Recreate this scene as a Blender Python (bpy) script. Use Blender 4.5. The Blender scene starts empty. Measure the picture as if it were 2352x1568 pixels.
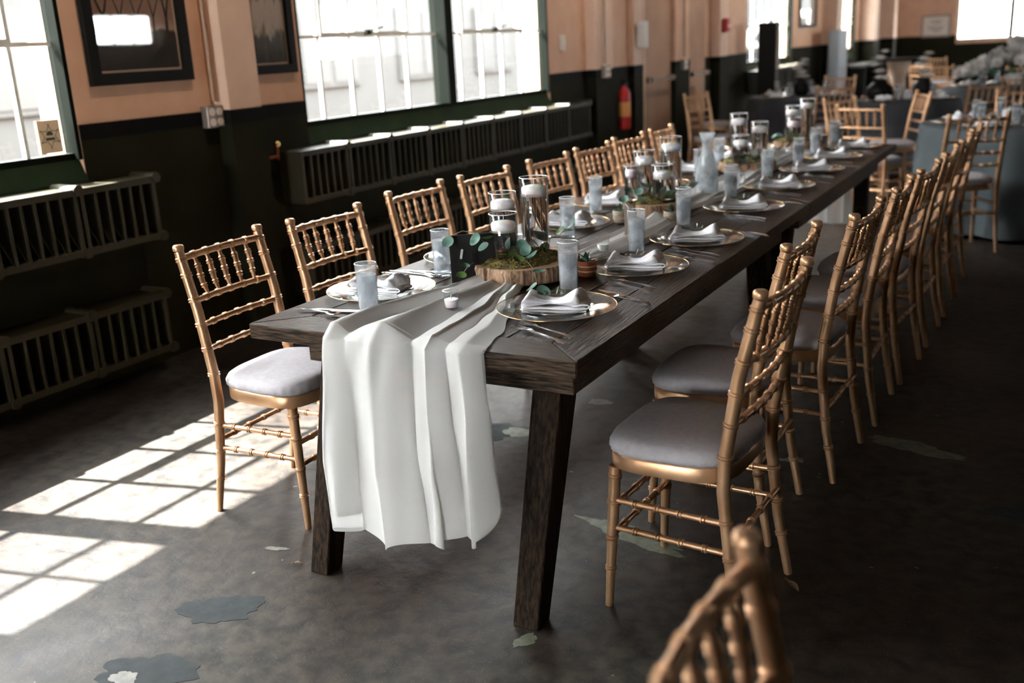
import bpy, math, random
from mathutils import Vector, Matrix, noise
C = bpy.context.scene.collection
S = bpy.context.scene
PI = math.pi
R = math.radians

# ------------------------------------------------------------------ camera, world, sun, exposure
CAM = Vector((1.9608, -1.9641, 1.4675)); YAW = -0.5172; PITCH = 0.2901; ROLL = -0.0507; FPX = 2273.4
fw = Vector((math.sin(YAW) * math.cos(PITCH), math.cos(YAW) * math.cos(PITCH), -math.sin(PITCH)))
r0 = Vector((math.cos(YAW), -math.sin(YAW), 0)); u0 = r0.cross(fw)
rt = r0 * math.cos(ROLL) + u0 * math.sin(ROLL); up = -r0 * math.sin(ROLL) + u0 * math.cos(ROLL)
cd = bpy.data.cameras.new('camera'); cam = bpy.data.objects.new('camera', cd); C.objects.link(cam)
cam.matrix_world = Matrix(((rt.x, up.x, -fw.x, CAM.x), (rt.y, up.y, -fw.y, CAM.y), (rt.z, up.z, -fw.z, CAM.z), (0, 0, 0, 1)))
cd.sensor_width = 36; cd.lens = FPX / 2352 * 36; cd.clip_start = 0.02; cd.clip_end = 200
cd.dof.use_dof = True; cd.dof.focus_distance = 2.85; cd.dof.aperture_fstop = 2.2
S.camera = cam

w = bpy.data.worlds.new('sky'); S.world = w; w.use_nodes = True
bg = w.node_tree.nodes['Background']; bg.inputs[0].default_value = (0.97, 0.985, 1.0, 1); bg.inputs[1].default_value = 34.0
sd = bpy.data.lights.new('sun', 'SUN'); sd.energy = 88; sd.angle = R(0.55); sd.color = (1.0, 0.98, 0.96)
sun = bpy.data.objects.new('sun', sd); C.objects.link(sun)
sun.rotation_euler = Vector((0.70, 0.175, -1.0)).to_track_quat('-Z', 'Y').to_euler()
vs = S.view_settings; vs.view_transform = 'Standard'; vs.look = 'None'; vs.gamma = 1; vs.exposure = 0.52; vs.use_curve_mapping = False

# ------------------------------------------------------------------ materials
def mat(name, col=(.5, .5, .5), rough=.5, metal=0, **k):
    m = bpy.data.materials.new(name); m.use_nodes = True
    b = m.node_tree.nodes['Principled BSDF']
    b.inputs['Base Color'].default_value = (*col, 1); b.inputs['Roughness'].default_value = rough; b.inputs['Metallic'].default_value = metal
    for a, v in k.items(): b.inputs[a.replace('_', ' ')].default_value = v
    return m
def nt(m): return m.node_tree.nodes, m.node_tree.links, m.node_tree.nodes['Principled BSDF']
def noisy(name, c1, c2, scale=8, rough=.6, stretch=(1, 1, 1), metal=0, bump=0.0, detail=6, rr=None, pos=(.35, .65), dist=0, rnd=0, coord='Object', **k):
    m = mat(name, c1, rough, metal, **k); N, L, b = nt(m)
    tc = N.new('ShaderNodeTexCoord'); mp = N.new('ShaderNodeMapping'); mp.inputs['Scale'].default_value = stretch
    L.new(tc.outputs[coord], mp.inputs[0]); vec = mp.outputs[0]
    if rnd:
        oi = N.new('ShaderNodeObjectInfo'); mu = N.new('ShaderNodeVectorMath'); mu.operation = 'ADD'
        sc = N.new('ShaderNodeMath'); sc.operation = 'MULTIPLY'; sc.inputs[1].default_value = 37.0
        L.new(oi.outputs['Random'], sc.inputs[0]); L.new(mp.outputs[0], mu.inputs[0]); L.new(sc.outputs[0], mu.inputs[1]); vec = mu.outputs[0]
    nz = N.new('ShaderNodeTexNoise'); nz.inputs['Scale'].default_value = scale; nz.inputs['Detail'].default_value = detail; nz.inputs['Distortion'].default_value = dist
    L.new(vec, nz.inputs[0]); cr = N.new('ShaderNodeValToRGB')
    cr.color_ramp.elements[0].position = pos[0]; cr.color_ramp.elements[0].color = (*c1, 1)
    cr.color_ramp.elements[1].position = pos[1]; cr.color_ramp.elements[1].color = (*c2, 1)
    L.new(nz.outputs['Fac'], cr.inputs[0]); L.new(cr.outputs[0], b.inputs['Base Color'])
    if bump:
        bp = N.new('ShaderNodeBump'); bp.inputs['Strength'].default_value = bump; bp.inputs['Distance'].default_value = .01
        L.new(nz.outputs['Fac'], bp.inputs['Height']); L.new(bp.outputs[0], b.inputs['Normal'])
    if rr:
        mr = N.new('ShaderNodeMapRange'); mr.inputs[3].default_value = rr[0]; mr.inputs[4].default_value = rr[1]
        L.new(nz.outputs['Fac'], mr.inputs[0]); L.new(mr.outputs[0], b.inputs['Roughness'])
    return m
def thin_glass(name, tint=(1, 1, 1), refl=1.0, cloud=0.0, cloudcol=(.8, .82, .85), scale=30, rough=.02, thresh=(.45, .7), ior=1.5):
    m = bpy.data.materials.new(name); m.use_nodes = True; N = m.node_tree.nodes; L = m.node_tree.links; N.clear()
    o = N.new('ShaderNodeOutputMaterial'); t = N.new('ShaderNodeBsdfTransparent'); t.inputs[0].default_value = (*tint, 1)
    g = N.new('ShaderNodeBsdfGlossy'); g.inputs['Roughness'].default_value = rough; g.inputs[0].default_value = (refl, refl, refl, 1)
    lw = N.new('ShaderNodeLayerWeight'); lw.inputs[0].default_value = .5; pw = N.new('ShaderNodeMath'); pw.operation = 'POWER'; pw.inputs[1].default_value = 4.5; L.new(lw.outputs['Facing'], pw.inputs[0])
    f0 = ((ior - 1) / (ior + 1)) ** 2; f = N.new('ShaderNodeMath'); f.operation = 'MULTIPLY_ADD'; f.inputs[1].default_value = 1 - f0; f.inputs[2].default_value = f0; L.new(pw.outputs[0], f.inputs[0]); mx = N.new('ShaderNodeMixShader')
    L.new(f.outputs[0], mx.inputs[0]); L.new(t.outputs[0], mx.inputs[1]); L.new(g.outputs[0], mx.inputs[2]); last = mx.outputs[0]
    if cloud:
        d = N.new('ShaderNodeBsdfDiffuse'); d.inputs[0].default_value = (*cloudcol, 1); tr = N.new('ShaderNodeBsdfTranslucent'); tr.inputs[0].default_value = (*cloudcol, 1)
        ad = N.new('ShaderNodeMixShader'); ad.inputs[0].default_value = .55; L.new(d.outputs[0], ad.inputs[1]); L.new(tr.outputs[0], ad.inputs[2])
        tc = N.new('ShaderNodeTexCoord'); nz = N.new('ShaderNodeTexNoise'); nz.inputs['Scale'].default_value = scale; nz.inputs['Detail'].default_value = 4
        L.new(tc.outputs['Object'], nz.inputs[0]); mr = N.new('ShaderNodeMapRange'); mr.inputs[1].default_value = thresh[0]; mr.inputs[2].default_value = thresh[1]
        mr.inputs[3].default_value = cloud * .45; mr.inputs[4].default_value = cloud
        L.new(nz.outputs['Fac'], mr.inputs[0]); m2 = N.new('ShaderNodeMixShader'); L.new(mr.outputs[0], m2.inputs[0]); L.new(last, m2.inputs[1]); L.new(ad.outputs[0], m2.inputs[2]); last = m2.outputs[0]
    L.new(last, o.inputs[0]); return m
def sheer(name, col, opac, trans=.5):
    m = bpy.data.materials.new(name); m.use_nodes = True; N = m.node_tree.nodes; L = m.node_tree.links; N.clear()
    o = N.new('ShaderNodeOutputMaterial'); t = N.new('ShaderNodeBsdfTransparent'); d = N.new('ShaderNodeBsdfDiffuse'); tr = N.new('ShaderNodeBsdfTranslucent')
    d.inputs[0].default_value = (*col, 1); tr.inputs[0].default_value = (*col, 1)
    a = N.new('ShaderNodeMixShader'); a.inputs[0].default_value = trans; L.new(d.outputs[0], a.inputs[1]); L.new(tr.outputs[0], a.inputs[2])
    lw = N.new('ShaderNodeLayerWeight'); lw.inputs[0].default_value = .5; mr = N.new('ShaderNodeMapRange'); mr.inputs[3].default_value = opac; mr.inputs[4].default_value = 1.0
    L.new(lw.outputs['Facing'], mr.inputs[0])
    tc = N.new('ShaderNodeTexCoord'); mp = N.new('ShaderNodeMapping'); mp.inputs['Scale'].default_value = (9, .8, .6); nz = N.new('ShaderNodeTexNoise'); nz.inputs['Scale'].default_value = 1.0; nz.inputs['Detail'].default_value = 1
    L.new(tc.outputs['Object'], mp.inputs[0]); L.new(mp.outputs[0], nz.inputs[0]); m2 = N.new('ShaderNodeMapRange'); m2.inputs[1].default_value = .36; m2.inputs[2].default_value = .52; m2.inputs[3].default_value = opac; m2.inputs[4].default_value = .97; L.new(nz.outputs['Fac'], m2.inputs[0]); L.new(m2.outputs[0], mr.inputs[3])
    b = N.new('ShaderNodeMixShader'); L.new(mr.outputs[0], b.inputs[0]); L.new(t.outputs[0], b.inputs[1]); L.new(a.outputs[0], b.inputs[2]); L.new(b.outputs[0], o.inputs[0]); return m

M = {}
M['gold'] = noisy('gold_paint', (.50, .285, .15), (.64, .39, .225), 9, .36, metal=.72, rr=(.28, .45))
M['cushion'] = noisy('ivory_fabric', (.40, .38, .40), (.455, .43, .45), 60, .85, bump=.08)
M['wood'] = noisy('dark_stained_oak', (.005, .003, .002), (.078, .046, .029), 14, .42, Specular_IOR_Level=.14, stretch=(14, 1.1, 14), bump=.35, detail=9, rr=(.34, .6), pos=(.4, .66), dist=.4, rnd=1)
M['woodx'] = noisy('dark_stained_oak_crosswise', (.005, .003, .002), (.10, .06, .035), 14, .42, Specular_IOR_Level=.14, stretch=(1.1, 14, 14), bump=.35, detail=9, rr=(.34, .6), pos=(.4, .66), dist=.4, rnd=1)
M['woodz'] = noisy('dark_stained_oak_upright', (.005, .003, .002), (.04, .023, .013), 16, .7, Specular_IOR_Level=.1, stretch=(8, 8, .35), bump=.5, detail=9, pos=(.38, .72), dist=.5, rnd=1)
M['peach'] = noisy('peach_wall_paint', (.62, .375, .245), (.70, .435, .29), 5, .55, bump=.06)
M['doorpaint'] = noisy('brown_door_paint', (.44, .27, .18), (.50, .32, .22), 3, .5, Specular_IOR_Level=.15)
M['peachlight'] = noisy('pale_peach_paint', (.72, .50, .37), (.78, .56, .42), 4, .5, bump=.04)
M['brownpaint'] = noisy('brown_column_paint', (.13, .075, .045), (.17, .10, .062), 3, .5)
M['greenwall'] = noisy('dark_olive_paint', (.010, .0095, .0038), (.015, .0135, .006), 4, .7, Specular_IOR_Level=.12)
M['band'] = mat('black_band_paint', (.003, .0026, .0026), .6, Specular_IOR_Level=.1)
M['greenframe'] = mat('green_frame_paint', (.003, .0045, .0026), .6, Specular_IOR_Level=.06)
M['greensill'] = noisy('green_sill_paint', (.012, .024, .011), (.02, .034, .016), 6, .4, Specular_IOR_Level=.12)
M['muntin'] = mat('glare_white_muntin', (.75, .78, .74), .5)  # white stands in for window glare on dark green bars
M['radiator'] = noisy('olive_radiator_enamel', (.026, .022, .0115), (.035, .030, .016), 5, .42, Specular_IOR_Level=.3)
M['pane'] = thin_glass('window_glass', (.97, .985, .98), 1)
M['glass'] = thin_glass('clear_glass', (.985, .99, .99), 1)
M['icy'] = thin_glass('frosted_cold_glass', (.93, .95, .96), 1, cloud=.20, cloudcol=(.97, .98, 1.0), scale=26, rough=.08, thresh=(.45, .66))
M['icyc'] = thin_glass('frosted_carafe_glass', (.93, .95, .96), 1, cloud=.6, cloudcol=(.86, .89, .90), scale=18, rough=.08, thresh=(.35, .6))
M['plateglass'] = thin_glass('glass_plate', (.95, .97, .97), 1, cloud=.10, cloudcol=(.9, .9, .9), scale=6, rough=.05, ior=1.75)
M['water'] = mat('water', (1, 1, 1), .0, Transmission_Weight=1.0, IOR=1.33)
M['icywater'] = thin_glass('icy_water', (.9, .93, .95), .6, cloud=.62, cloudcol=(.98, .98, 1.0), scale=16, rough=.05, thresh=(.42, .56))
M['ice'] = thin_glass('ice', (.9, .93, .95), 1, cloud=.75, cloudcol=(.93, .95, .98), scale=45, rough=.05)
M['glassglint'] = mat('glass_glint_white', (.85, .87, .88), .12)  # opaque near-white stands in for the glint on clear glass edges
M['goldrim'] = mat('gold_rim', (.85, .55, .25), .22, 1)
M['napkin'] = noisy('white_linen', (.84, .84, .88), (.92, .92, .95), 90, .9, bump=.25)
M['steel'] = mat('polished_steel', (.62, .62, .64), .18, 1)
M['candle'] = mat('white_wax', (.95, .95, .95), .45, Subsurface_Weight=.25, Subsurface_Scale=.01)
M['wick'] = mat('white_wick', (.8, .8, .75), .8)
M['leaf'] = noisy('eucalyptus_leaf', (.045, .12, .09), (.13, .25, .195), 20, .55, rnd=1, detail=2)
M['leafg'] = noisy('fresh_green_leaf', (.035, .09, .02), (.11, .20, .045), 20, .5, rnd=1, detail=2)
M['darkleaf'] = noisy('olive_leaf', (.012, .035, .015), (.03, .07, .03), 30, .4, rnd=1, detail=2)
M['stem'] = mat('brown_stem', (.14, .09, .05), .7)
M['moss'] = noisy('moss', (.06, .055, .012), (.26, .2, .055), 60, .9, detail=3, rnd=1)
M['bark'] = noisy('bark', (.07, .035, .018), (.60, .38, .24), 10, .85, stretch=(6, 6, .8), bump=.8, detail=8, pos=(.35, .7), dist=.8)
M['cutwood'] = noisy('cut_wood', (.35, .22, .12), (.5, .33, .2), 20, .8)
M['runner'] = sheer('sheer_ivory_chiffon', (.95, .95, .93), .70, .42)
M['board'] = mat('black_board', (.006, .006, .006), .5)
M['white'] = mat('white_paint', (.8, .8, .78), .6)
M['signwood'] = noisy('brown_sign_wood', (.04, .026, .015), (.09, .06, .035), 20, .6, stretch=(8, 8, 1))
M['twine'] = noisy('twine', (.35, .28, .2), (.6, .5, .38), 60, .9, stretch=(1, 1, 8), bump=.5)
M['cloth'] = noisy('slate_tablecloth', (.055, .068, .075), (.075, .09, .097), 4, .85)
M['darkcloth'] = noisy('charcoal_tablecloth', (.03, .03, .035), (.045, .045, .05), 4, .85)
M['tan'] = mat('tan_pole_cloth', (.5, .36, .27), .8)
M['blackmetal'] = mat('black_metal', (.006, .0055, .005), .5, Specular_IOR_Level=.15)
M['conduit'] = mat('brown_conduit', (.32, .2, .13), .4, .2)
M['steelbox'] = mat('steel_box', (.3, .25, .22), .4, .6)
M['ivoryplastic'] = mat('ivory_plastic', (.75, .68, .6), .4)
M['red'] = mat('red_enamel', (.5, .012, .01), .35)
M['orange'] = mat('orange_label', (.8, .35, .1), .5)
M['greyblue'] = mat('grey_blue_metal', (.28, .32, .36), .5)
M['ceil'] = noisy('ceiling_paint', (.12, .095, .075), (.16, .13, .10), 2, .8)
M['facade'] = noisy('pale_facade', (.025, .0262, .0258), (.028, .029, .0285), 1.2, .9)
M['facadedark'] = mat('facade_window_glass', (.022, .0245, .0255), .6)
M['ground'] = noisy('pale_driveway', (.011, .011, .0105), (.013, .013, .0125), 3, .9)
M['carpaint'] = mat('white_car_paint', (.8, .8, .8), .3)
M['tyre'] = mat('tyre_rubber', (.03, .03, .03), .8)
M['mat'] = mat('picture_mat', (.62, .46, .36), .7)
M['amber'] = mat('amber_drink', (.6, .22, .03), .2)
M['petal'] = noisy('white_petals', (.86, .83, .80), (.92, .90, .87), 30, .8)
M['terracotta'] = mat('copper_pot', (.30, .09, .04), .35, .4)
M['paper'] = mat('orange_paper', (.78, .60, .42), .8)
M['ink'] = mat('dark_ink', (.05, .07, .06), .8)
M['inkbrown'] = mat('brown_ink', (.035, .022, .016), .6)
M['sandglass'] = mat('white_sand', (.75, .72, .68), .8)
M['lampglow'] = mat('fill_lamp_glow', (.9, .8, .7), .5); nb = nt(M['lampglow'])[2]  # glow for the bulbs of the added fill lamps
nb.inputs['Emission Color'].default_value = (1, .62, .36, 1); nb.inputs['Emission Strength'].default_value = 3

def floor_material():
    m = mat('polished_concrete', (.1, .09, .08), .35); N, L, b = nt(m)
    tc = N.new('ShaderNodeTexCoord')
    def nz(s, d=6, di=0):
        n = N.new('ShaderNodeTexNoise'); n.inputs['Scale'].default_value = s; n.inputs['Detail'].default_value = d; n.inputs['Distortion'].default_value = di; L.new(tc.outputs['Object'], n.inputs[0]); return n
    a = nz(1.3, 8, .6); r = N.new('ShaderNodeValToRGB'); e = r.color_ramp.elements
    e[0].position = .32; e[0].color = (.013, .0075, .005, 1); e[1].position = .70; e[1].color = (.036, .031, .0245, 1)
    x = r.color_ramp.elements.new(.5); x.color = (.023, .017, .0125, 1); L.new(a.outputs['Fac'], r.inputs[0])
    c = nz(17, 12, .2); r2 = N.new('ShaderNodeValToRGB'); r2.color_ramp.elements[0].position = .35; r2.color_ramp.elements[0].color = (.36, .34, .32, 1); r2.color_ramp.elements[1].position = .62; r2.color_ramp.elements[1].color = (1.45, 1.43, 1.38, 1)
    L.new(c.outputs['Fac'], r2.inputs[0]); mu = N.new('ShaderNodeMixRGB'); mu.blend_type = 'MULTIPLY'; mu.inputs[0].default_value = 1; L.new(r.outputs[0], mu.inputs[1]); L.new(r2.outputs[0], mu.inputs[2])
    v = N.new('ShaderNodeTexVoronoi'); v.inputs['Scale'].default_value = 170; L.new(tc.outputs['Object'], v.inputs[0]); r3 = N.new('ShaderNodeValToRGB')
    r3.color_ramp.elements[0].position = .10; r3.color_ramp.elements[0].color = (1, 1, 1, 1); r3.color_ramp.elements[1].position = .24; r3.color_ramp.elements[1].color = (0, 0, 0, 1)
    L.new(v.outputs['Distance'], r3.inputs[0]); q = nz(14, 3); gt = N.new('ShaderNodeMath'); gt.operation = 'GREATER_THAN'; gt.inputs[1].default_value = .50; L.new(q.outputs['Fac'], gt.inputs[0])
    ml = N.new('ShaderNodeMath'); ml.operation = 'MULTIPLY'; L.new(r3.outputs[0], ml.inputs[0]); L.new(gt.outputs[0], ml.inputs[1])
    m2 = N.new('ShaderNodeMixRGB'); m2.inputs[2].default_value = (.085, .078, .068, 1); L.new(ml.outputs[0], m2.inputs[0]); L.new(mu.outputs[0], m2.inputs[1])
    v2 = N.new('ShaderNodeTexVoronoi'); v2.inputs['Scale'].default_value = 90; L.new(tc.outputs['Object'], v2.inputs[0]); lt = N.new('ShaderNodeMath'); lt.operation = 'LESS_THAN'; lt.inputs[1].default_value = .12; L.new(v2.outputs['Distance'], lt.inputs[0])
    q2 = nz(6, 3, .5); g2 = N.new('ShaderNodeMath'); g2.operation = 'GREATER_THAN'; g2.inputs[1].default_value = .55; L.new(q2.outputs['Fac'], g2.inputs[0]); m3f = N.new('ShaderNodeMath'); m3f.operation = 'MULTIPLY'; L.new(lt.outputs[0], m3f.inputs[0]); L.new(g2.outputs[0], m3f.inputs[1])
    m3 = N.new('ShaderNodeMixRGB'); m3.inputs[2].default_value = (.02, .017, .015, 1); L.new(m3f.outputs[0], m3.inputs[0]); L.new(m2.outputs[0], m3.inputs[1]); L.new(m3.outputs[0], b.inputs['Base Color']); b.inputs['Specular IOR Level'].default_value = .27
    mr = N.new('ShaderNodeMapRange'); mr.inputs[1].default_value = .3; mr.inputs[2].default_value = .7; mr.inputs[3].default_value = .42; mr.inputs[4].default_value = .68; L.new(a.outputs['Fac'], mr.inputs[0]); L.new(mr.outputs[0], b.inputs['Roughness'])
    bp = N.new('ShaderNodeBump'); bp.inputs['Strength'].default_value = .35; bp.inputs['Distance'].default_value = .01; L.new(c.outputs['Fac'], bp.inputs['Height']); L.new(bp.outputs[0], b.inputs['Normal'])
    return m
M['floor'] = floor_material()

# ------------------------------------------------------------------ mesh helpers
class MB:
    def __init__(s): s.v = []; s.f = []
    def add(s, vs, fs):
        o = len(s.v); s.v += [tuple(v) for v in vs]; s.f += [tuple(i + o for i in f) for f in fs]; return s
    def box(s, c, d, rz=0, rm=None):
        x, y, z = d[0] / 2, d[1] / 2, d[2] / 2
        vs = [Vector((i, j, k)) for i in (-x, x) for j in (-y, y) for k in (-z, z)]
        m = rm if rm else Matrix.Rotation(rz, 3, 'Z')
        vs = [m @ v + Vector(c) for v in vs]
        return s.add(vs, [(0, 1, 3, 2), (4, 6, 7, 5), (0, 4, 5, 1), (2, 3, 7, 6), (0, 2, 6, 4), (1, 5, 7, 3)])
    def bb(s, x0, x1, y0, y1, z0, z1): return s.box(((x0 + x1) / 2, (y0 + y1) / 2, (z0 + z1) / 2), (x1 - x0, y1 - y0, z1 - z0))
    def prism(s, poly, z0, z1):
        n = len(poly); vs = [(x, y, z0) for x, y in poly] + [(x, y, z1) for x, y in poly]
        return s.add(vs, [tuple(range(n - 1, -1, -1)), tuple(range(n, 2 * n))] + [(i, (i + 1) % n, n + (i + 1) % n, n + i) for i in range(n)])
    def loft(s, rings, cap=True, closed=True):
        n = len(rings[0]); vs = [v for r in rings for v in r]; fs = []
        for i in range(len(rings) - 1):
            for j in range(n if closed else n - 1):
                a = i * n + j; b = i * n + (j + 1) % n; fs.append((a, b, b + n, a + n))
        if cap and closed: fs += [tuple(range(n - 1, -1, -1)), tuple((len(rings) - 1) * n + j for j in range(n))]
        return s.add(vs, fs)
    def lathe(s, prof, n=24, c=(0, 0, 0), cap=False):
        return s.loft([[(c[0] + r * math.cos(2 * PI * j / n), c[1] + r * math.sin(2 * PI * j / n), c[2] + z) for j in range(n)] for r, z in prof], cap)
    def tube(s, pts, rad, n=8, cap=True, flat=1.0):
        pts = [Vector(p) for p in pts]; rad = rad if isinstance(rad, (list, tuple)) else [rad] * len(pts)
        t0 = (pts[1] - pts[0]).normalized(); ref = Vector((0, 0, 1)) if abs(t0.z) < .8 else Vector((0, 1, 0)); rings = []
        for i, p in enumerate(pts):
            a = pts[max(i - 1, 0)]; b = pts[min(i + 1, len(pts) - 1)]; t = (b - a).normalized()
            x = ref.cross(t).normalized(); y = t.cross(x)
            rings.append([p + x * rad[i] * math.cos(2 * PI * j / n) + y * rad[i] * flat * math.sin(2 * PI * j / n) for j in range(n)])
        return s.loft(rings, cap)
    def grid(s, fn, nu, nv):
        vs = [fn(i / nu, j / nv) for i in range(nu + 1) for j in range(nv + 1)]
        return s.add(vs, [(i * (nv + 1) + j, (i + 1) * (nv + 1) + j, (i + 1) * (nv + 1) + j + 1, i * (nv + 1) + j + 1) for i in range(nu) for j in range(nv)])
    def mesh(s, name, m, smooth=None):
        me = bpy.data.meshes.new(name); me.from_pydata(s.v, [], s.f); me.update()
        if m: me.materials.append(M[m] if isinstance(m, str) else m)
        if smooth is not None:
            me.polygons.foreach_set('use_smooth', [True] * len(me.polygons))
            if smooth < 180: me.set_sharp_from_angle(angle=R(smooth))
        return me
    def build(s, name, m, parent=None, smooth=None, loc=None): return obj(name, s.mesh(name, m, smooth), parent, loc)
def obj(name, me, parent=None, loc=None, rz=0):
    o = bpy.data.objects.new(name, me); C.objects.link(o)
    if parent: o.parent = parent
    if loc: o.location = loc
    if rz: o.rotation_euler = (0, 0, rz)
    return o
def tag(o, label=None, cat=None, group=None, kind=None):
    if label: o['label'] = label
    if cat: o['category'] = cat
    if group: o['group'] = group
    if kind: o['kind'] = kind
    return o
def thing(name, label, cat, loc=(0, 0, 0), rz=0, group=None): return tag(obj(name, None, None, loc, rz), label, cat, group)
def dup(o, parent=None):
    c = o.copy(); C.objects.link(c); c.parent = parent
    for ch in list(o.children): dup(ch, c)
    return c
def place(proto, used, loc, rz, label, group=None):
    o = proto if not used else dup(proto)
    o.location = loc; o.rotation_euler = (0, 0, rz); o['label'] = label
    if group: o['group'] = group
    return o
class Kind:
    def __init__(s, maker): s.maker = maker; s.p = None
    def put(s, loc, rz, label, group=None):
        used = s.p is not None
        if not used: s.p = s.maker()
        return place(s.p, used, loc, rz, label, group)
def struct(o): o['kind'] = 'structure'; return o
def bevel(o, wd=.004, seg=1):
    b = o.modifiers.new('bevel', 'BEVEL'); b.width = wd; b.segments = seg; b.limit_method = 'ANGLE'; return o
ORD = ['nearest', 'second', 'third', 'fourth', 'fifth', 'sixth', 'seventh', 'farthest']
rnd = random.Random(7)

# ------------------------------------------------------------------ room shell
WX = -2.03; GX = -2.09; BY = 24.4; FX = 9.0; NY = -9.0; CZ = 3.7
floor = struct(MB().bb(WX - .3, FX + .3, NY - .3, BY + .3, -.12, 0).build('floor', 'floor'))
struct(MB().bb(WX - .3, FX + .3, NY - .3, BY + .3, CZ, CZ + .15).build('ceiling', 'ceil'))
SILL = 1.06; HEAD = 2.64
wins = [(-2.3, 1.13), (2.71, 5.94), (11.95, 14.45), (17.3, 19.6)]
# the wall with the windows
wb = MB(); ys = [NY] + [v for a in wins for v in a] + [BY]
for i in range(0, len(ys), 2): wb.bb(WX - .25, WX, ys[i], ys[i + 1], 0, CZ)
for a, b in wins: wb.bb(WX - .25, WX, a, b, 0, .90); wb.bb(WX - .25, WX, a, b, HEAD, CZ)
wl = struct(wb.build('wall_left', 'peach'))
doors = [(8.0, 8.81), (9.3, 10.0)]
g = MB(); k = MB(); segs = [NY + .01] + [v for a in sorted(wins + [(8.0, 10.0)]) for v in a] + [BY - .01]
for i in range(0, len(segs), 2):
    g.bb(WX, WX + .008, segs[i], segs[i + 1], 0, 1.145); k.bb(WX, WX + .011, segs[i], segs[i + 1], 1.145, 1.215)
for a, b in wins: g.bb(WX, WX + .008, a, b, 0, .90)
g.build('wainscot', 'greenwall', wl); k.build('dado_band', 'band', wl)
# pilasters
def pilaster(y0, y1, d=.10, m='peachlight', zt=CZ):
    o = struct(MB().bb(WX, WX + d, y0, y1, 0, zt).build('trim_%d' % (len([x for x in bpy.data.objects if x.name.startswith('trim_')]) + 1), m))
    MB().bb(WX + .0, WX + d + .006, y0 - .006, y1 + .006, 0, 1.145).build('wainscot', 'greenwall', o)
    MB().bb(WX + .0, WX + d + .009, y0 - .009, y1 + .009, 1.145, 1.215).build('dado_band', 'band', o)
    return o
pilaster(2.0, 2.24); pilaster(6.69, 7.10); pilaster(7.72, 7.99, .06); pilaster(8.83, 9.28, .10, 'peach'); pilaster(10.35, 10.7, .12); pilaster(16.6, 17.0, .25); pilaster(20.0, 20.5, .3); pilaster(22.6, 23.0, .28)
# right wall with a band of high windows, wall behind the camera, far wall
rw = MB(); rys = [NY, 10.3, 11.75, 16.4, 20.0, BY]
for i in range(0, 6, 2): rw.bb(FX, FX + .25, rys[i], rys[i + 1], 0, CZ)
for a, b, c_, d_ in ((10.3, 11.75, 1.8, 2.35), (16.4, 20.0, 1.35, 2.6)): rw.bb(FX, FX + .25, a, b, 0, c_); rw.bb(FX, FX + .25, a, b, d_, CZ)
wr = struct(rw.build('wall_right', 'brownpaint'))
MB().bb(FX - .01, FX, NY, BY, 0, 1.2).build('wainscot', 'greenwall', wr)
NW = (-1.9, 1.1, .75, 2.3)
wn = struct(MB().bb(WX, NW[0], NY - .25, NY, 0, CZ).bb(NW[1], FX, NY - .25, NY, 0, CZ).bb(NW[0], NW[1], NY - .25, NY, 0, NW[2]).bb(NW[0], NW[1], NY - .25, NY, NW[3], CZ).build('wall_near', 'brownpaint'))
MB().bb(WX, FX, NY, NY + .01, 0, .74).build('wainscot', 'greenwall', wn)
bw = MB(); bx = [WX, -.63, 2.9, 5.0, 8.2, FX]
for i in range(0, 6, 2): bw.bb(bx[i], bx[i + 1], BY, BY + .25, 0, CZ)
for a, b in ((-.63, 2.9), (5.0, 8.2)): bw.bb(a, b, BY, BY + .25, 0, 1.07); bw.bb(a, b, BY, BY + .25, 2.6, CZ)
wf = struct(bw.build('wall_far', 'peach'))
q = MB()
for a, b in ((WX, -.63), (2.9, 5.0), (8.2, FX)): q.bb(a, b, BY - .01, BY, 0, 1.2)
for a, b in ((-.63, 2.9), (5.0, 8.2)): q.bb(a, b, BY - .01, BY, 0, 1.0)
q.build('wainscot', 'greenwall', wf)

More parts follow.
